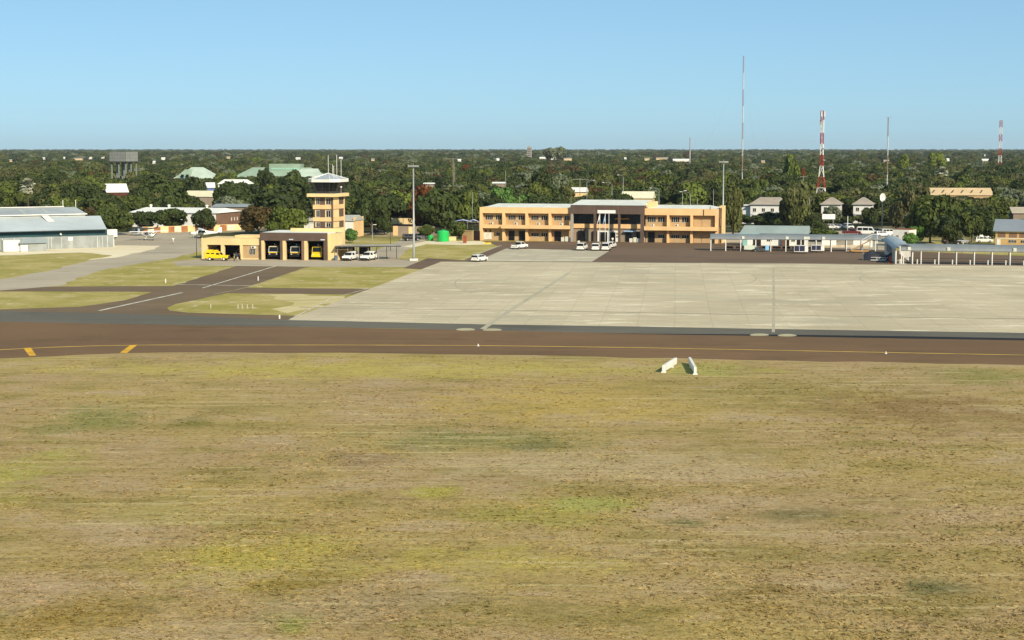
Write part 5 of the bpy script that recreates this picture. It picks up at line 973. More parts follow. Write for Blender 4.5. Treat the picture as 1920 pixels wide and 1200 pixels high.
# fire engines
def engine(px, by, label, full):
    t = thing("fire_engine", label, "fire engine", G(px, by), F.rz - math.pi / 2); w = 1.12; YP = YELLOW; FB = mat("engine_low", '8f7a12', .5) if not full else YELLOW; K_ = mat("engine_black", '161412', .7)
    MB().side([(-5.6, .6), (.0, .6), (.1, .9), (.08, 1.35), (-5.6, 1.35)], w).build("lower_body", YP if full else K_, t, bevel=.05)
    MB().side([(-1.9, 1.36), (.08, 1.36), (.02, 1.62), (-.16, 2.72), (-.3, 2.82), (-1.9, 2.82)], lambda z: w - .02 - .1 * max(0, (z - 1.6) / 1.2)).build("cab", YP, t, bevel=.05); bx(t, "tank_body", YP, -5.6, -1.95, -w, w, 1.36, 2.75, bevel=.05)
    hw = w - .13; mb = MB(); f = [(.06, -hw, 1.62), (.06, hw, 1.62), (-.12, hw - .04, 2.68), (-.12, -hw + .04, 2.68)]; mb.add(f + [(x - .12, y, z) for x, y, z in f], [(0, 1, 2, 3), (0, 4, 5, 1), (2, 6, 7, 3), (1, 5, 6, 2), (3, 7, 4, 0)]); ws = mb.build("windscreen", CARGLASS, t); mb = MB()
    for k in range(4): mb.tube([f[k], f[(k + 1) % 4]], .06, 6)
    mb.build("frame", YP if full else WHITE, ws)
    bx(t, "front_bumper", YP if full else K_, .1, .32, -w, w, .62, 1.0, bevel=.03)
    for s in (-1, 1): bx(t, "headlight", LAMP, .1, .14, s * .78 - .14, s * .78 + .14, 1.06, 1.24); bx(t, "wing_mirror", K_, -.05, .12, s * (w + .16) - .1, s * (w + .16) + .1, 1.75, 2.25); [wheel(t, x, s * (w - .16), .55, .35) for x in (-1.1, -4.2)]
    m = MB().lathe([(.22, 0), (.22, .15), (.1, .2)], n=10).tube([(0, 0, .2), (0, 0, .32), (.75, .12, .5)], [.1, .09, .06], 8).build("water_monitor", WHITE, t); m.location = (-.9, .1, 2.82)
    bx(t, "light_bar", mat("beacon_blue", '4a6a94', .3), -.6, -.4, -.7, .7, 2.83, 2.93); return t
engine(512.5, 486.4, "left of three yellow fire engines, in the first bay", False); engine(553.5, 486.8, "middle of three yellow fire engines, in the second bay", False); engine(594, 487.3, "right yellow fire engine with yellow lower body, in the third bay", True)
# white van inside the low garage
t = suv("white vehicle standing inside the low garage behind the yellow truck"); t.location = F.w2(fx(437), 4.6); t.rotation_euler.z = F.rz - R(78)
# cars behind the buildings
DARKCAR = mat("car_black", '17181b', .3, .1, 1., spec=.5); REDCAR = mat("car_maroon", '5e1a20', .35, .1, 1., spec=.5); SILV = mat("car_silver", '8f9192', .35, .05, 1., spec=.5)
put(estate("dark car parked under the tree right of the tower", DARKCAR), 714, 438.6, 10); put(suv("black van in the shade left of the small green tank", DARKCAR), 772, 451.5, 20); put(estate("white car behind the flat topped shrub"), 792, 448.5, 8)
put(pickup("maroon pickup in the car park behind the walkway", REDCAR), 1597, 440.5, -12)
def minibus(label, paint=CARW):
    h = 2.25; return vehicle("minibus", label, "minibus", [(-2.6, .4), (2.35, .4), (2.45, .8), (2.3, 1.15), (-2.6, 1.2), (-2.64, .8)], .92, [(2.25, 1.13), (1.5, 2.05), (1.2, h - .05), (-2.3, h), (-2.55, h - .15), (-2.6, 1.18)], .8, h, 1.18, paint, (-1.6, 1.55), .35,
        glass_sides=([(1.9, 1.25), (1.4, 1.95), (.6, 2.0), (.6, 1.25)], [(.45, 1.25), (.45, 2.0), (-1., 2.), (-1., 1.25)], [(-1.15, 1.25), (-1.15, 2.), (-2.4, 2.), (-2.4, 1.25)]), screen=((2.15, 1.22), (1.55, 1.98)), rear=((-2.59, 1.3), (-2.56, 2.05)))
put(minibus("white minibus in the car park beside the maroon pickup"), 1625, 440.5, -18)
for px, by, rz, mk, lab in ((1560, 429.5, -15, 'e', "white car parked under the billboard, left one"), (1573, 429.5, -20, 's', "silver car parked under the billboard, right one"), (1591, 430.5, -80, 'w', "white van parked behind the maroon pickup"), (1655, 443.5, 15, 'e', "white car parked left of the plain white block"), (1667, 441.5, 10, 'w', "white van parked against the plain white block"), (1641, 438, 30, 's', "silver car parked behind the white minibus"), (1784, 459, 5, 'k', "dark car parked in shade beyond the right walkway"), (1801, 457.5, 12, 's', "silver car parked in shade beside the dark car"), (1845, 447.5, 8, 'w', "white van parked left of the tan brick house"), (1845, 455, -5, 'e', "white car parked nearest the tan brick house")):
    o = {'e': estate, 's': lambda l: estate(l, SILV), 'w': suv, 'k': lambda l: suv(l, DARKCAR)}[mk](lab); put(o, px, by, rz)
protect(1584, 420, 1640, 441, YD(439)); protect(1650, 430, 1676, 444, YD(441)); protect(1550, 414, 1600, 430, YD(429))
# ------------------------------------------------------------------ aircraft
AW = mat("aircraft_white", 'dddcd6', .35, .04, 1., spec=.5); ABLUE = mat("aircraft_trim", '4a5878', .4)
def airplane(label):
    t = thing("light_aircraft", label, "aircraft"); ring = lambda x, w, z0, z1: [(x, w * math.cos(a), (z0 + z1) / 2 + (z1 - z0) / 2 * math.copysign(abs(math.sin(a)) ** .8, math.sin(a))) for a in (2 * math.pi * k / 16 for k in range(16))]
    MB().loft([ring(2.75, .12, 1.15, 1.4), ring(2.6, .38, .95, 1.6), ring(1.6, .52, .72, 1.72), ring(.9, .56, .68, 2.0), ring(.2, .57, .66, 2.1), ring(-1.2, .5, .72, 2.05), ring(-2.6, .3, .98, 1.75), ring(-5.2, .1, 1.3, 1.55)]).build("fuselage", AW, t, smooth=True)
    def foil(xl, c0, t0, y): return [(xl, y, 0), (xl - c0 * .12, y, t0 * .6), (xl - c0 * .35, y, t0 * .75), (xl - c0, y, .0), (xl - c0 * .35, y, -t0 * .2)]
    rows = []
    for y, xl, c, dz in ((-5.5, .35, 1.1, .16), (-2.6, .5, 1.6, .08), (0, .5, 1.62, 0), (2.6, .5, 1.6, .08), (5.5, .35, 1.1, .16)): rows.append([(a, b, z + 2.12 + dz) for a, b, z in foil(xl, c, .22, y)])
    MB().loft(rows).build("wing", AW, t)
    for s in (-1, 1): MB().tube([(.1, s * .5, .85), (.05, s * 2.6, 2.12)], .05, 6).build("wing_strut", AW, t)
    MB().side([(-4.1, 1.5), (-4.9, 2.75), (-5.45, 2.8), (-5.35, 1.4)], .05).build("tail_fin", AW, t); MB().add([(-4.4, y, 1.5 + d) for y in (-1.9, 1.9) for d in (0,)] + [(-5.3, y, 1.5) for y in (-1.9, 1.9)] + [(-4.4, -1.9, 1.56), (-4.4, 1.9, 1.56), (-5.3, -1.9, 1.54), (-5.3, 1.9, 1.54)], [(0, 1, 3, 2), (4, 6, 7, 5), (0, 4, 5, 1), (2, 3, 7, 6), (0, 2, 6, 4), (1, 5, 7, 3)]).build("tailplane", AW, t)
    MB().add([(1.62, -.42, 1.6), (1.62, .42, 1.6), (.98, .5, 2.02), (.98, -.5, 2.02)], [(0, 1, 2, 3)]).build("windscreen", CARGLASS, t)
    for s in (-1, 1): MB().add([(.9, s * .575, 1.4), (.75, s * .56, 1.9), (-1., s * .53, 1.9), (-1.3, s * .51, 1.4)], [(0, 1, 2, 3)]).build("side_window", CARGLASS, t); MB().tube([(-.15, s * .4, .85), (-.2, s * 1.2, .3)], .05, 6).build("gear_leg", AW, t); wheel(t, -.2, s * 1.25, .24, .16)
    MB().tube([(1.9, 0, .8), (2.0, 0, .25)], .05, 6).build("gear_leg", AW, t); wheel(t, 2.0, .01, .2, .14); MB().tube([(2.75, 0, 1.28), (3.0, 0, 1.28)], [.15, .03], 10).build("spinner", ABLUE, t); MB().boxr((2.82, 0, 1.28), (.04, 2., .14), 0, R(35)).build("propeller", BUMP, t); return t
put(airplane("white high wing light aircraft facing the camera on the left apron"), 279, 450.5, -48); put(airplane("white high wing light aircraft parked side on behind the garage"), 377, 446.3, 196)
# helicopter behind
t = thing("helicopter", "dark parked helicopter with drooping rotor near the orange wall", "helicopter", G(258, 441.5), R(205)); HD = mat("helicopter_dark", '3a3f3c', .4, .15)
MB().loft([[(x, w * math.cos(a), 1.35 + dz + h * math.sin(a)) for a in (2 * math.pi * k / 12 for k in range(12))] for x, w, h, dz in ((1.9, .15, .15, -.2), (1.5, .6, .6, -.1), (.6, .78, .85, .1), (-.6, .75, .85, .15), (-1.5, .4, .45, .3), (-2.2, .2, .22, .4), (-5.4, .1, .1, .55))]).build("fuselage", HD, t, smooth=True)
MB().tube([(-.1, 0, 2.1), (-.1, 0, 2.9)], .12, 8).build("rotor_mast", DSTEEL, t); MB().boxr((-.1, 0, 2.9), (10.6, .3, .06), R(-203)).build("main_rotor", DSTEEL, t); MB().side([(-5., 1.9), (-5.5, 2.8), (-5.8, 2.8), (-5.5, 1.8)], .05).build("tail_fin", HD, t); MB().boxr((-5.5, -.18, 1.95), (.08, .04, 1.4), 0, 0, R(25)).build("tail_rotor", DSTEEL, t)
for s in (-1, 1): MB().tube([(1.5, s * .95, .25), (1.2, s * .95, .08), (-1.4, s * .95, .08)], .06, 6).tube([(.5, s * .6, .7), (.5, s * .95, .1)], .04, 5).tube([(-.7, s * .6, .7), (-.7, s * .95, .1)], .04, 5).build("skid", DSTEEL, t); MB().add([(.9, s * .8, 1.2), (.75, s * .72, 1.95), (-.2, s * .74, 1.98), (-.2, s * .8, 1.2)], [(0, 1, 2, 3)]).build("door", WHITE if s < 0 else CARGLASS, t)
MB().add([(1.62, -.4, 1.3), (1.62, .4, 1.3), (1.05, .5, 1.95), (1.05, -.5, 1.95)], [(0, 1, 2, 3)]).build("windscreen", CARGLASS, t)
# ------------------------------------------------------------------ people
SKIN = mat("skin", '5a3a28', .6, .06, 4.); HAIR = mat("hair", '14100e', .9)
def fuse(mb, vox):
    o = mb.build("tmp", SKIN); m = o.modifiers.new("r", 'REMESH'); m.mode = 'VOXEL'; m.voxel_size = vox
    dg = bpy.context.evaluated_depsgraph_get(); me = bpy.data.meshes.new_from_object(o.evaluated_get(dg)); bpy.data.objects.remove(o); return me
def person(t, shirt, trousers, lean=0., stride=.12, arm=.3):
    """one standing figure 1.74 m tall facing +x"""
    J = {'pel': (0, 0, .93), 'chest': (.02 + lean, 0, 1.28), 'neck': (.02 + lean, 0, 1.48), 'head': (.04 + lean, 0, 1.62)}
    def legs(k, g=0.):
        mb = MB()
        for s in (-1, 1):
            f = stride * s; hip = (0, s * .095, .92); kn = (f * .5 + .02, s * .1, .49); an = (f, s * .1, .085)
            mb.tube([hip, kn, an], [.088 + g, .058 + g, .042 + g], 10); mb.ell(kn, (.058 + g, .056 + g, .06)); 
            if not g: mb.ell((f + .07, s * .1, .045), (.13, .045, .045))
        return mb
    def arms(mb, g=0., upto=3):
        for s in (-1, 1):
            sh = (.02 + lean, s * .19, 1.42); el = (.0 + lean * .6 - .02, s * .25, 1.13); wr = (arm * (.6 if s > 0 else .25) + lean * .4, s * .25, .9 + arm * .25)
            mb.ell(sh, (.065 + g, .065 + g, .065 + g)); mb.tube([sh, el], [.052 + g, .043 + g], 9)
            if upto > 1: mb.ell(el, (.043 + g,) * 3); mb.tube([el, wr], [.042 + g, .028 + g], 9)
            if upto > 2:
                d = (Vector(wr) - Vector(el)).normalized(); side = d.cross(Vector((0, 1, 0))).normalized(); pc = Vector(wr) + d * .055
                mb.tube([wr, pc, Vector(wr) + d * .1], [.026, .034, .03], 8)
                for k, L in enumerate((.062, .075, .07, .055)):
                    b = Vector(wr) + d * .095 + side * (.024 - .016 * k); mb.tube([b, b + d * L * .55, b + d * L * .9 + Vector((0, -s * L * .35, 0))], [.0085, .008, .0065], 6)
                b = pc + side * .028; mb.tube([b, b + side * .022 + d * .025, b + side * .026 + d * .055], [.011, .009, .007], 6)
    def torso(mb, g=0.):
        r = lambda x, a, b, z: [(x + a * math.cos(q), b * math.sin(q), z) for q in (2 * math.pi * k / 14 for k in range(14))]
        mb.loft([r(0, .11 + g, .165 + g, .86), r(.0, .105 + g, .15 + g, 1.0), r(lean * .5, .1 + g, .145 + g, 1.1), r(lean, .125 + g, .175 + g, 1.3), r(lean, .11 + g, .185 + g, 1.42), r(lean, .06 + g, .07 + g, 1.49)])
    mb = legs(0); torso(mb); arms(mb); hx, hz = .03 + lean, 1.62
    mb.tube([(.0 + lean, 0, 1.45), (hx, 0, 1.56)], [.06, .055], 10); mb.ell((hx, 0, hz + .01), (.098, .075, .118), 14, 10); mb.ell((hx + .035, 0, hz - .06), (.06, .055, .06))
    mb.tube([(hx + .09, 0, hz + .02), (hx + .115, 0, hz - .025)], [.012, .018], 6)
    for s in (-1, 1): mb.ell((hx - .005, s * .077, hz), (.02, .012, .03), 8, 6)
    me = fuse(mb, .012); b = bpy.data.objects.new("body", me); COL.objects.link(b); b.parent = t
    for s in (-1, 1): MB().ell((hx + .088, s * .032, hz + .02), (.012, .014, .008), 8, 6).build("eye", WHITE, t)
    MB().ell((hx + .09, 0, hz - .055), (.012, .024, .006), 8, 6).build("mouth", mat("lips", '4a241e', .6), t)
    hr = MB().ell((hx - .012, 0, hz + .045), (.1, .082, .1), 14, 8).build("hair", HAIR, t)
    mb = MB(); torso(mb, .018); arms(mb, .014, 2 if arm > .35 else 1); MB_s = mb.build("shirt", shirt, t, smooth=True)
    mb = legs(0, .016); mb.ell((0, 0, .92), (.125, .18, .1)); mb.build("trousers", trousers, t, smooth=True); return t
SHW = mat("shirt_white", 'd8d4ca', .8, .05); SHK = mat("shirt_khaki", '8d7f62', .85, .05); TRD = mat("trousers_dark", '2a2a30', .85, .1); TRK = mat("trousers_pale", 'b5ab94', .85, .1); SHN = mat("shirt_navy", '2d3346', .85, .1)
person(PROTO_P[0], SHW, TRD); PROTO_P[0].rotation_euler.z = R(-80)
for px, by, rz, sh, tr, le, lab in ((439.5, 489.2, 190, SHK, TRK, .02, "person in khaki standing nearest the yellow rescue truck's bonnet"), (445.5, 490, 150, SHN, TRK, .0, "person in dark shirt and pale trousers beside the garage pier"), (450.5, 488.3, 200, SHK, TRD, .03, "person in dark trousers standing right of the two by the truck"), (325, 457.3, -60, SHW, TRK, .0, "person in white walking alone on the light aircraft apron"), (1148.5, 457.5, -90, SHW, TRD, .0, "person in white standing by the portico entrance")):
    t = thing("person", lab, "person", G(px, by), R(rz)); person(t, sh, tr, le, .1 if px > 400 else .2, .3)
# ------------------------------------------------------------------ trees
def leafmat(name, cols, var=.35):
    m, nt, b = newmat(name)
    oi = N(nt, "ShaderNodeObjectInfo"); ge = N(nt, "ShaderNodeNewGeometry")
    cr = N(nt, "ShaderNodeValToRGB"); e = cr.color_ramp.elements
    cs = [rgb(c) for c in cols]
    while len(e) < len(cs): e.new(.5)
    for i, c in enumerate(cs): e[i].position = i / (len(cs) - 1); e[i].color = (*c, 1)
    nt.links.new(oi.outputs["Random"], cr.inputs[0])
    mr = N(nt, "ShaderNodeMapRange"); nt.links.new(ge.outputs["Random Per Island"], mr.inputs[0]); mr.inputs[3].default_value = 1 - var; mr.inputs[4].default_value = 1 + var
    tc = N(nt, "ShaderNodeTexCoord").outputs["Object"]
    c = mixc(nt, ramp(nt, noise(nt, tc, .45, 2), .4, .65, 0, .5), cr.outputs[0], tuple(v * 1.5 for v in cs[-1]))
    mx = N(nt, "ShaderNodeVectorMath", operation='SCALE'); nt.links.new(c, mx.inputs[0]); nt.links.new(mr.outputs[0], mx.inputs["Scale"])
    nt.links.new(mx.outputs[0], b.inputs["Base Color"]); b.inputs["Roughness"].default_value = .65; b.inputs["Specular IOR Level"].default_value = .18
    return m
L_GREEN = leafmat("leaves_green", ['364019', '404a1c', '4b561f', '39441c', '555a22'])
L_DARK = leafmat("leaves_dark", ['2d3617', '343d19', '3a451c', '313a19'])
L_OLIVE = leafmat("leaves_olive", ['424620', '4a4c24', '4c4a2c', '464728', '4e5228'])
L_GREY = leafmat("leaves_grey", ['545b42', '62674f', '6c705a', '586146'])
L_BROWN = leafmat("leaves_russet", ['463a1c', '4a3d1e', '40361c'])
L_ORANGE = leafmat("leaves_orange", ['6a3a18', '5e3a1a'])
L_LIME = leafmat("leaves_lime", ['56601f', '616a24', '505c25'])
L_BRIGHT = leafmat("leaves_bright", ['466424', '506e2a', '4a682e'])
L_PALM = leafmat("palm_fronds", ['8c8f78', 'a0a08a', '85876c'])
BARK = mat("bark", '5a4c3c', .95, .3, 2., bump=.03)
def crown_mesh(name, seed, m, n=3200, leaf=.075, flat=.75, nl=14, spread=.62, bottom=.12, lob=(.3, .46)):
    """unit crown: radius about 1 across, height 0..flat*2 ; many leaf clumps on lobes"""
    rs = np.random.RandomState(seed); C = []
    for k in range(nl):
        a = rs.uniform(0, 2 * math.pi); r = spread * math.sqrt(rs.uniform(0, 1)); r = r if k else 0
        top = math.sqrt(max(.05, 1 - r * r))
        z = flat * (bottom + (1.9 - bottom) * (.15 + .62 * rs.uniform(.2, 1.) * top))
        C.append((r * math.cos(a), r * math.sin(a), z, rs.uniform(*lob)))
    C = np.array(C); sq = np.array([1, 1, .72 * flat / .75])
    k = rs.randint(0, nl, n * 2); d = rs.normal(size=(n * 2, 3)); d[:, 2] += .25; d /= np.linalg.norm(d, axis=1)[:, None]
    rad = C[k, 3] * (1.04 - .34 * rs.rand(n * 2) ** 2)
    p = C[k, :3] + d * sq * rad[:, None]
    ins = np.zeros(n * 2, bool)
    for c in C: ins |= (np.linalg.norm((p - c[:3]) / sq, axis=1) < c[3] * .62)
    keep = np.where(~ins & (p[:, 2] > .02))[0][:n]; p = p[keep]; d = d[keep]; q = len(p)
    nrm = d + rs.normal(size=(q, 3)) * .55; nrm /= np.linalg.norm(nrm, axis=1)[:, None]
    t = np.cross(nrm, rs.normal(size=(q, 3))); t /= np.linalg.norm(t, axis=1)[:, None]; b = np.cross(nrm, t)
    s = leaf * (.55 + .9 * rs.rand(q))[:, None]; e = s * (.45 + .5 * rs.rand(q))[:, None]
    v = np.stack([p - t * s, p - b * e, p + t * s, p + b * e], 1).reshape(-1, 3)
    me = bpy.data.meshes.new(name); me.vertices.add(len(v)); me.vertices.foreach_set("co", v.ravel())
    me.loops.add(q * 4); me.loops.foreach_set("vertex_index", np.arange(q * 4)); me.polygons.add(q)
    me.polygons.foreach_set("loop_start", np.arange(0, q * 4, 4)); me.polygons.foreach_set("loop_total", np.full(q, 4)); me.update(calc_edges=True)
    me.materials.append(m); me.validate(); return me
def trunk_mesh(seed):
    rr = random.Random(seed); mb = MB()
    mb.tube([(0, 0, -.05), (.02, .01, .25), (rr.uniform(-.05, .05), rr.uniform(-.05, .05), .6)], [.075, .055, .04], 7)
    for k in range(5):
        a = 2 * math.pi * k / 5 + rr.uniform(-.4, .4); l = rr.uniform(.35, .6); z0 = rr.uniform(.3, .6)
        mb.tube([(0, 0, z0), (l * .5 * math.cos(a), l * .5 * math.sin(a), z0 + .25), (l * math.cos(a), l * math.sin(a), z0 + .55)], [.034, .022, .01], 5)
    me = bpy.data.meshes.new("trunk"); me.from_pydata(mb.v, [], mb.f); me.materials.append(BARK); me.update(); return me
TRUNKS = [trunk_mesh(s) for s in (1, 2, 3)]
CROWNS = {}
def crowns(kind, m, cnt, **k): CROWNS[kind] = [crown_mesh("crown", 100 * len(CROWNS) + i, m, **k) for i in range(cnt)]
crowns('green', L_GREEN, 3); crowns('dark', L_DARK, 3, flat=.72, nl=16); crowns('olive', L_OLIVE, 3, flat=.7, n=2400, nl=13)
crowns('flat', L_GREEN, 2, flat=.48, nl=18, spread=.7, lob=(.22, .36)); crowns('grey', L_GREY, 2, n=1700, nl=13, lob=(.24, .4))
crowns('brown', L_BROWN, 1, n=2200); crowns('bright', L_BRIGHT, 2, n=3200, flat=.8)
crowns('orange', L_ORANGE, 1, n=1800); crowns('lime', L_LIME, 2, n=2200, flat=.85)
crowns('tall', L_DARK, 2, flat=1.25, nl=18, spread=.5); crowns('shrub', L_BRIGHT, 1, n=2600, flat=.8, nl=20, bottom=.0, spread=.66)
TREES = []
def add_tree(kind, X, Y, w, h, label, group, rr, clear=.18, name=None):
    me = rr.choice(CROWNS[kind]); r = w / 2; flat = {'flat': .48, 'olive': .7, 'dark': .72, 'tall': 1.25, 'lime': .85, 'bright': .8, 'shrub': .8}.get(kind, .75)
    t = thing(name or {'shrub': 'shrub'}.get(kind, 'tree'), label, 'shrub' if kind == 'shrub' else 'tree', (X, Y, 0), rr.uniform(0, 6.28), group)
    c = bpy.data.objects.new("crown", me); COL.objects.link(c); c.parent = t
    ch = h * (1 - clear); c.location = (0, 0, h * clear); c.scale = (r * 1.02, r * 1.02, ch / (flat * 1.78))
    k = bpy.data.objects.new("trunk", rr.choice(TRUNKS)); COL.objects.link(k); k.parent = t
    k.scale = (h * .35, h * .35, max(h * clear * 1.6, h * .45))
    TREES.append(t); return t
rt = random.Random(77)
# trees one can pick out in the photograph: kind, centre x, base y, width, top y (pixels), label
PICKED = [
 ('green', 208, 441, 84, 372, "round green tree beside the right end of the grey hangar roof"),
 ('dark', 264, 434, 62, 396, "small dark tree behind the parked helicopter"),
 ('dark', 318, 434, 76, 390, "spreading dark tree in front of the orange and white wall"),
 ('dark', 384, 434, 50, 391, "small dark tree in front of the brown brick building end"),
 ('dark', 292, 412, 128, 332, "broad dark tree behind the long white roof, left of centre"),
 ('dark', 368, 392, 50, 330, "dark tree just below the pale green hipped roof"),
 ('dark', 432, 404, 78, 340, "dark tree in front of the small white gabled roof"),
 ('brown', 486, 447, 84, 384, "brownish olive tree behind the yellow pickup's garage"),
 ('green', 536, 448, 84, 386, "green tree right behind the dark fascia of the fire station"),
 ('dark', 528, 440, 150, 346, "large domed dark tree left of the control tower"),
 ('tall', 499, 398, 42, 314, "pointed dark tree in front of the wide green roof"),
 ('dark', 547, 392, 70, 320, "dark tree at the right end of the green roofs"),
 ('dark', 697, 438, 74, 356, "dark rounded tree right of the control tower"),
 ('green', 680, 436, 52, 372, "green tree touching the right side of the control tower"),
 ('dark', 722, 441, 34, 402, "small dark tree beside the tan wall, right of the tower"),
 ('shrub', 656, 456, 30, 428, "clipped round green shrub beside the tower's foot"),
 ('dark', 812, 438, 100, 356, "tall dark tree between light mast and green tanks"),
 ('orange', 790, 434, 52, 346, "rust coloured tree crown beside the light mast"),
 ('flat', 798, 449, 38, 421, "flat topped green shrub beside the smaller green tank"),
 ('green', 860, 449, 40, 414, "rounded green bush behind the bigger green tank"),
 ('green', 872, 428, 70, 352, "green tree left of the terminal's left end"),
 ('bright', 938, 414, 62, 352, "bright green tree behind the terminal's left wing"),
 ('bright', 978, 412, 50, 360, "bright green bush tree above the terminal's left wing roof"),
 ('tall', 1016, 404, 56, 316, "tallest dark tree behind the terminal's left wing"),
 ('grey', 1046, 400, 56, 322, "grey green tall tree next to the dark one behind the terminal"),
 ('olive', 1060, 406, 50, 350, "olive tree left of the terminal's raised middle roof"),
 ('flat', 1182, 396, 92, 338, "flat topped acacia behind the terminal's raised middle roof"),
 ('green', 1256, 408, 50, 361, "round green tree rising behind the terminal's right wing"),
 ('brown', 1308, 408, 60, 348, "russet tree behind the terminal's right wing"),
 ('olive', 1374, 446, 44, 352, "tall olive tree at the terminal's right end"),
 ('dark', 1456, 438, 108, 398, "low wide dark tree in front of the long white office"),
 ('olive', 1494, 440, 76, 340, "tall olive tree between the white offices"),
 ('dark', 1528, 444, 52, 402, "dark low tree beside the white billboard"),
 ('green', 1540, 452, 90, 428, "green bush overhanging the teal roofed building's right end"),
 ('grey', 1562, 428, 40, 384, "sparse grey green tree in front of the middle white office"),
 ('dark', 1630, 428, 34, 388, "dark tree in front of the right white office"),
 ('olive', 1698, 440, 62, 348, "olive tree right of the satellite dish"),
 ('green', 1744, 456, 104, 362, "large green tree behind the right walkway roof"),
 ('bright', 1716, 458, 40, 424, "young green bush behind the white block"),
 ('dark', 1776, 462, 70, 404, "dark tree overhanging the parked dark car behind the right walkway"),
 ('green', 1822, 455, 56, 396, "green tree between the dark car and the tan brick house"),
 ('shrub', 1708, 466, 34, 436, "low green bush beside the plain white block"),
 ('dark', 1860, 452, 40, 412, "dark tree touching the left gable of the tan brick house"),
 ('dark', 1838, 440, 86, 386, "dark tree beside the tan brick house"),
 ('green', 1872, 418, 80, 362, "green tree right of the long tan roof"),
 ('olive', 1716, 400, 70, 344, "olive tree left of the long tan roof"),
 ('lime', 1482, 372, 42, 287, "tall yellow green tree left of the red and white tower"),
 ('orange', 1504, 370, 13, 314, "narrow orange tree beside the yellow green tree"),
 ('lime', 1694, 346, 34, 288, "yellow green tree left of the taller lime tree"),
 ('lime', 1750, 336, 44, 284, "yellow green tree standing above the long tan roof"),
 ('lime', 436, 322, 46, 298, "yellow green tree behind the green roofed hall"),
 ('lime', 480, 320, 36, 294, "yellow green tree above the wide green roof"),
 ('orange', 872, 348, 30, 309, "russet crown right of the tall timber pole"),
]
for kd, cx, by, w, ty, lab in PICKED:
    p = G(cx, by); s = p.y / FPX
    add_tree(kd, p.x, p.y, w * s, max(1.5, PY(cx, ty, p.y).z), lab, None, rt, .03)
# two tall trees that break the skyline
for cx, w, hgt, lab in ((1031, 34, 25.2, "left of two tall trees breaking the skyline above the terminal"), (1050, 26, 24.9, "right of two tall trees breaking the skyline above the terminal")):
    Y = 1250; add_tree('grey', (cx - 960) / FPX * Y, Y, w / FPX * Y, hgt, lab, None, rt, .5)
# pale fan palm behind the hangar
def palm(cx, by, ty, wpx, label):
    p = G(cx, by); s = p.y / FPX; h = PY(cx, ty, p.y).z; r = wpx * s / 2
    t = thing("palm_tree", label, "palm", p); rr = random.Random(5)
    tb = MB(); tb.tube([(0, 0, 0), (.1, 0, h * .4), (.05, .1, h - r * .9)], [.3, .24, .2], 8); tb.build("trunk", BARK, t, smooth=True)
    cb = MB()
    for k in range(150):
        a = rr.uniform(0, 6.28); el = rr.uniform(-1.2, 1.45); L = r * rr.uniform(.75, 1.05)
        d = Vector((math.cos(a) * math.cos(el), math.sin(a) * math.cos(el), math.sin(el)))
        b = Vector((0, 0, h - r)); q = b + d * L * .55; e = b + d * L + Vector((0, 0, -L * .14)); sd = d.cross(Vector((rr.uniform(-.5, .5), rr.uniform(-.5, .5), 1))).normalized() * L * .2
        cb.add([b + d * L * .25, q + sd, e + sd * .6, e - sd * .6, q - sd], [(0, 1, 2, 3, 4)])
    cb.build("crown", L_PALM, t); TREES.append(t)
protect(38, 331, 68, 376, YD(404)); palm(53, 404, 331, 32, "pale grey fan palm in the bush behind the hangar")
palm(1765, 372, 310, 26, "pale grey palm left above the long tan roof")
# woodland: scattered trees, nearest and largest as single trees, the rest as one wood
WOOD = []
def blocked(X, Y, w, h):
    x, yb = proj((X, Y, 0)); yt = proj((X, Y, h))[1]; hw = w / 2 / Y * FPX
    for x0, y0, x1, y1, D in PROT:
        if Y < D + 13 and x + hw > x0 and x - hw < x1 and yb > y0 and yt < y1: return True
    return False
def front(x):                             # how near the wood comes, by photo column
    for a, b, y in ((-400, 215, 428), (215, 470, 420), (470, 640, 426), (640, 900, 430), (900, 1350, 418), (1350, 1470, 426), (1470, 1700, 424), (1700, 3000, 430)):
        if a <= x < b: return YD(y)
    return YD(425)
def scatter_wood():
    rs = random.Random(4242); Y = 480.
    while Y < 11900:
        sp = max(8.2, Y * .0062) if Y < 3000 else max(15.6, Y * .0050)
        half = Y * .315 + 25
        x = -half + rs.uniform(0, sp)
        while x < half:
            X, Z = x + rs.uniform(-.45, .45) * sp, Y + rs.uniform(-.5, .5) * sp
            px = proj((X, Z, 0))[0]; x += sp * rs.uniform(.8, 1.25)
            if Z < front(px) + 4: continue
            if Z > 600 and math.sin(X * .011 + Z * .004) + math.sin(Z * .0093 - X * .006 + 1.3) > 1.62: continue   # clearings
            w = rs.uniform(8.5, 17) * (1 if Z < 3000 else 1.5); h = rs.uniform(6, 10.5) if rs.random() < .9 else rs.uniform(10, 13)
            if Z > 2500: h = rs.uniform(6.5, 11) if rs.random() < .9 else rs.uniform(12, 16); w *= 1.3
            if blocked(X, Z, w, h):
                w *= .5; h = rs.uniform(2.2, 3.6)
                if blocked(X, Z, w, h) or any(abs(Z - p[4] - 4) < 14 and p[0] - 12 < px < p[2] + 12 for p in PROT): continue
            if any((X - t.location.x) ** 2 + (Z - t.location.y) ** 2 < 16 for t in TREES[:70]): continue
            u = rs.random(); kd = 'dark' if u < .42 else 'green' if u < .68 else 'olive' if u < .84 else 'grey' if u < .91 else 'flat' if u < .965 else 'brown' if u < .992 else 'lime'
            if Z > 900 and rs.random() < .14: kd = 'grey'
            WOOD.append((X, Z, w, h, kd, px))
        Y += sp * .9
NEARWOOD = 235
KW = {'dark': 'dark green bushy', 'green': 'mid green leafy', 'olive': 'olive brown', 'grey': 'pale grey green', 'flat': 'flat topped green', 'brown': 'russet brown', 'lime': 'yellow green'}
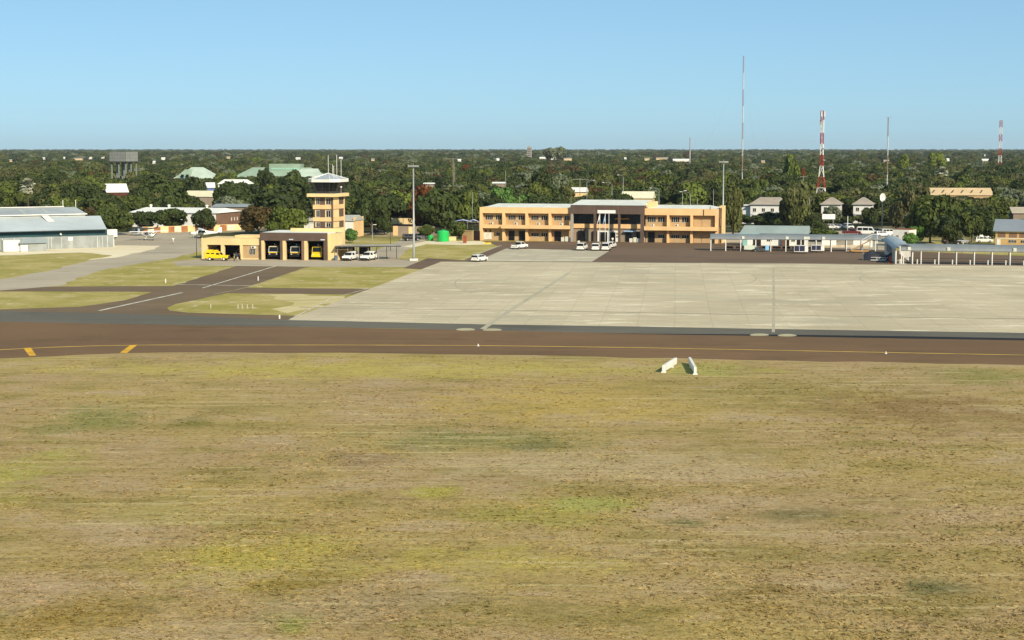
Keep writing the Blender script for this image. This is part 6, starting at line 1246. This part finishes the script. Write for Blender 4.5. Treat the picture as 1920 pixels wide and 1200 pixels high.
ZONES = [(220, "in the wood behind the grey hangar"), (470, "among the white roofs left of the fire station"), (660, "in the wood behind the control tower"), (900, "in the wood between tower and terminal"),
         (1130, "in the wood behind the terminal's left half"), (1360, "in the wood behind the terminal's right half"), (1560, "around the white offices behind the walkway"), (1730, "in the wood around the satellite dish"), (9999, "in the wood at the right behind the tan roof")]
def build_wood():
    scatter_wood()
    WOOD.sort(key=lambda t: t[1] / max(t[2], t[3]))
    near, rest = WOOD[:NEARWOOD], WOOD[NEARWOOD:]
    for X, Y, w, h, kd, px in near:
        z = next(t for lim, t in ZONES if px < lim)
        add_tree(kd, X, Y, w, h, f"{KW[kd]} tree {z}", f"{KW[kd]} trees {z}", rt, .1)
    kinds = ['dark', 'green', 'olive', 'grey', 'flat', 'brown', 'lime']; srcs = []; base = {}
    for k in kinds:
        base[k] = (len(srcs), len(CROWNS[k])); srcs += CROWNS[k]
    flatf = {'flat': .48, 'olive': .7, 'dark': .72, 'lime': .85}
    rs = random.Random(9); n = len(rest)
    me = bpy.data.meshes.new("distant_woodland"); me.vertices.add(n)
    me.vertices.foreach_set("co", np.array([(t[0], t[1], t[3] * .06) for t in rest]).ravel())
    def attr(nm, ty, data, key="value"):
        a = me.attributes.new(nm, ty, 'POINT'); a.data.foreach_set(key, np.array(data).ravel())
    attr("pick", 'INT', [base[t[4]][0] + rs.randrange(base[t[4]][1]) for t in rest])
    attr("rot", 'FLOAT_VECTOR', [(0, 0, rs.uniform(0, 6.28)) for t in rest], "vector")
    attr("size", 'FLOAT_VECTOR', [(t[2] * .51, t[2] * .51, t[3] * .94 / (flatf.get(t[4], .75) * 1.78)) for t in rest], "vector")
    o = bpy.data.objects.new("distant_woodland", me); COL.objects.link(o); tag(o, "continuous dark green woodland running to the horizon", "woodland", kind='stuff')
    ng = bpy.data.node_groups.new("woodland", 'GeometryNodeTree')
    ng.interface.new_socket("Geometry", in_out='INPUT', socket_type='NodeSocketGeometry'); ng.interface.new_socket("Geometry", in_out='OUTPUT', socket_type='NodeSocketGeometry')
    gi = N(ng, "NodeGroupInput"); go = N(ng, "NodeGroupOutput"); iop = N(ng, "GeometryNodeInstanceOnPoints"); g2 = N(ng, "GeometryNodeGeometryToInstance")
    holders = []
    for k, s in enumerate(srcs):           # unlinked sources, read by the node group only
        h = bpy.data.objects.new("crown_source", s); holders.append(h)
        oi = N(ng, "GeometryNodeObjectInfo"); oi.inputs["Object"].default_value = h; oi.inputs["As Instance"].default_value = False
        holders[-1] = oi
    for oi in reversed(holders): ng.links.new(oi.outputs["Geometry"], g2.inputs[0])
    def named(nm, ty):
        q = N(ng, "GeometryNodeInputNamedAttribute", data_type=ty); q.inputs[0].default_value = nm; return q.outputs[0]
    ng.links.new(gi.outputs[0], iop.inputs["Points"]); ng.links.new(g2.outputs[0], iop.inputs["Instance"])
    iop.inputs["Pick Instance"].default_value = True
    ng.links.new(named("pick", 'INT'), iop.inputs["Instance Index"]); ng.links.new(named("rot", 'FLOAT_VECTOR'), iop.inputs["Rotation"]); ng.links.new(named("size", 'FLOAT_VECTOR'), iop.inputs["Scale"])
    ng.links.new(iop.outputs[0], go.inputs[0])
    md = o.modifiers.new("woodland", 'NODES'); md.node_group = ng
    print("WOOD", len(near), len(rest), "trees", len(TREES))
build_wood()
hz_box = MB().box(-6300, 6300, -420, 12200, -1.2, 75)
hm = bpy.data.materials.new("haze_air"); hm.use_nodes = True; hn = hm.node_tree; hn.nodes.clear()
ho = hn.nodes.new("ShaderNodeOutputMaterial"); hv = hn.nodes.new("ShaderNodeVolumePrincipled"); hv.inputs["Color"].default_value = (.72, .82, .92, 1); hv.inputs["Density"].default_value = 3.2e-5; hv.inputs["Anisotropy"].default_value = 0.
hn.links.new(hv.outputs[0], ho.inputs["Volume"])
tag(hz_box.build("haze", hm), kind='stuff')
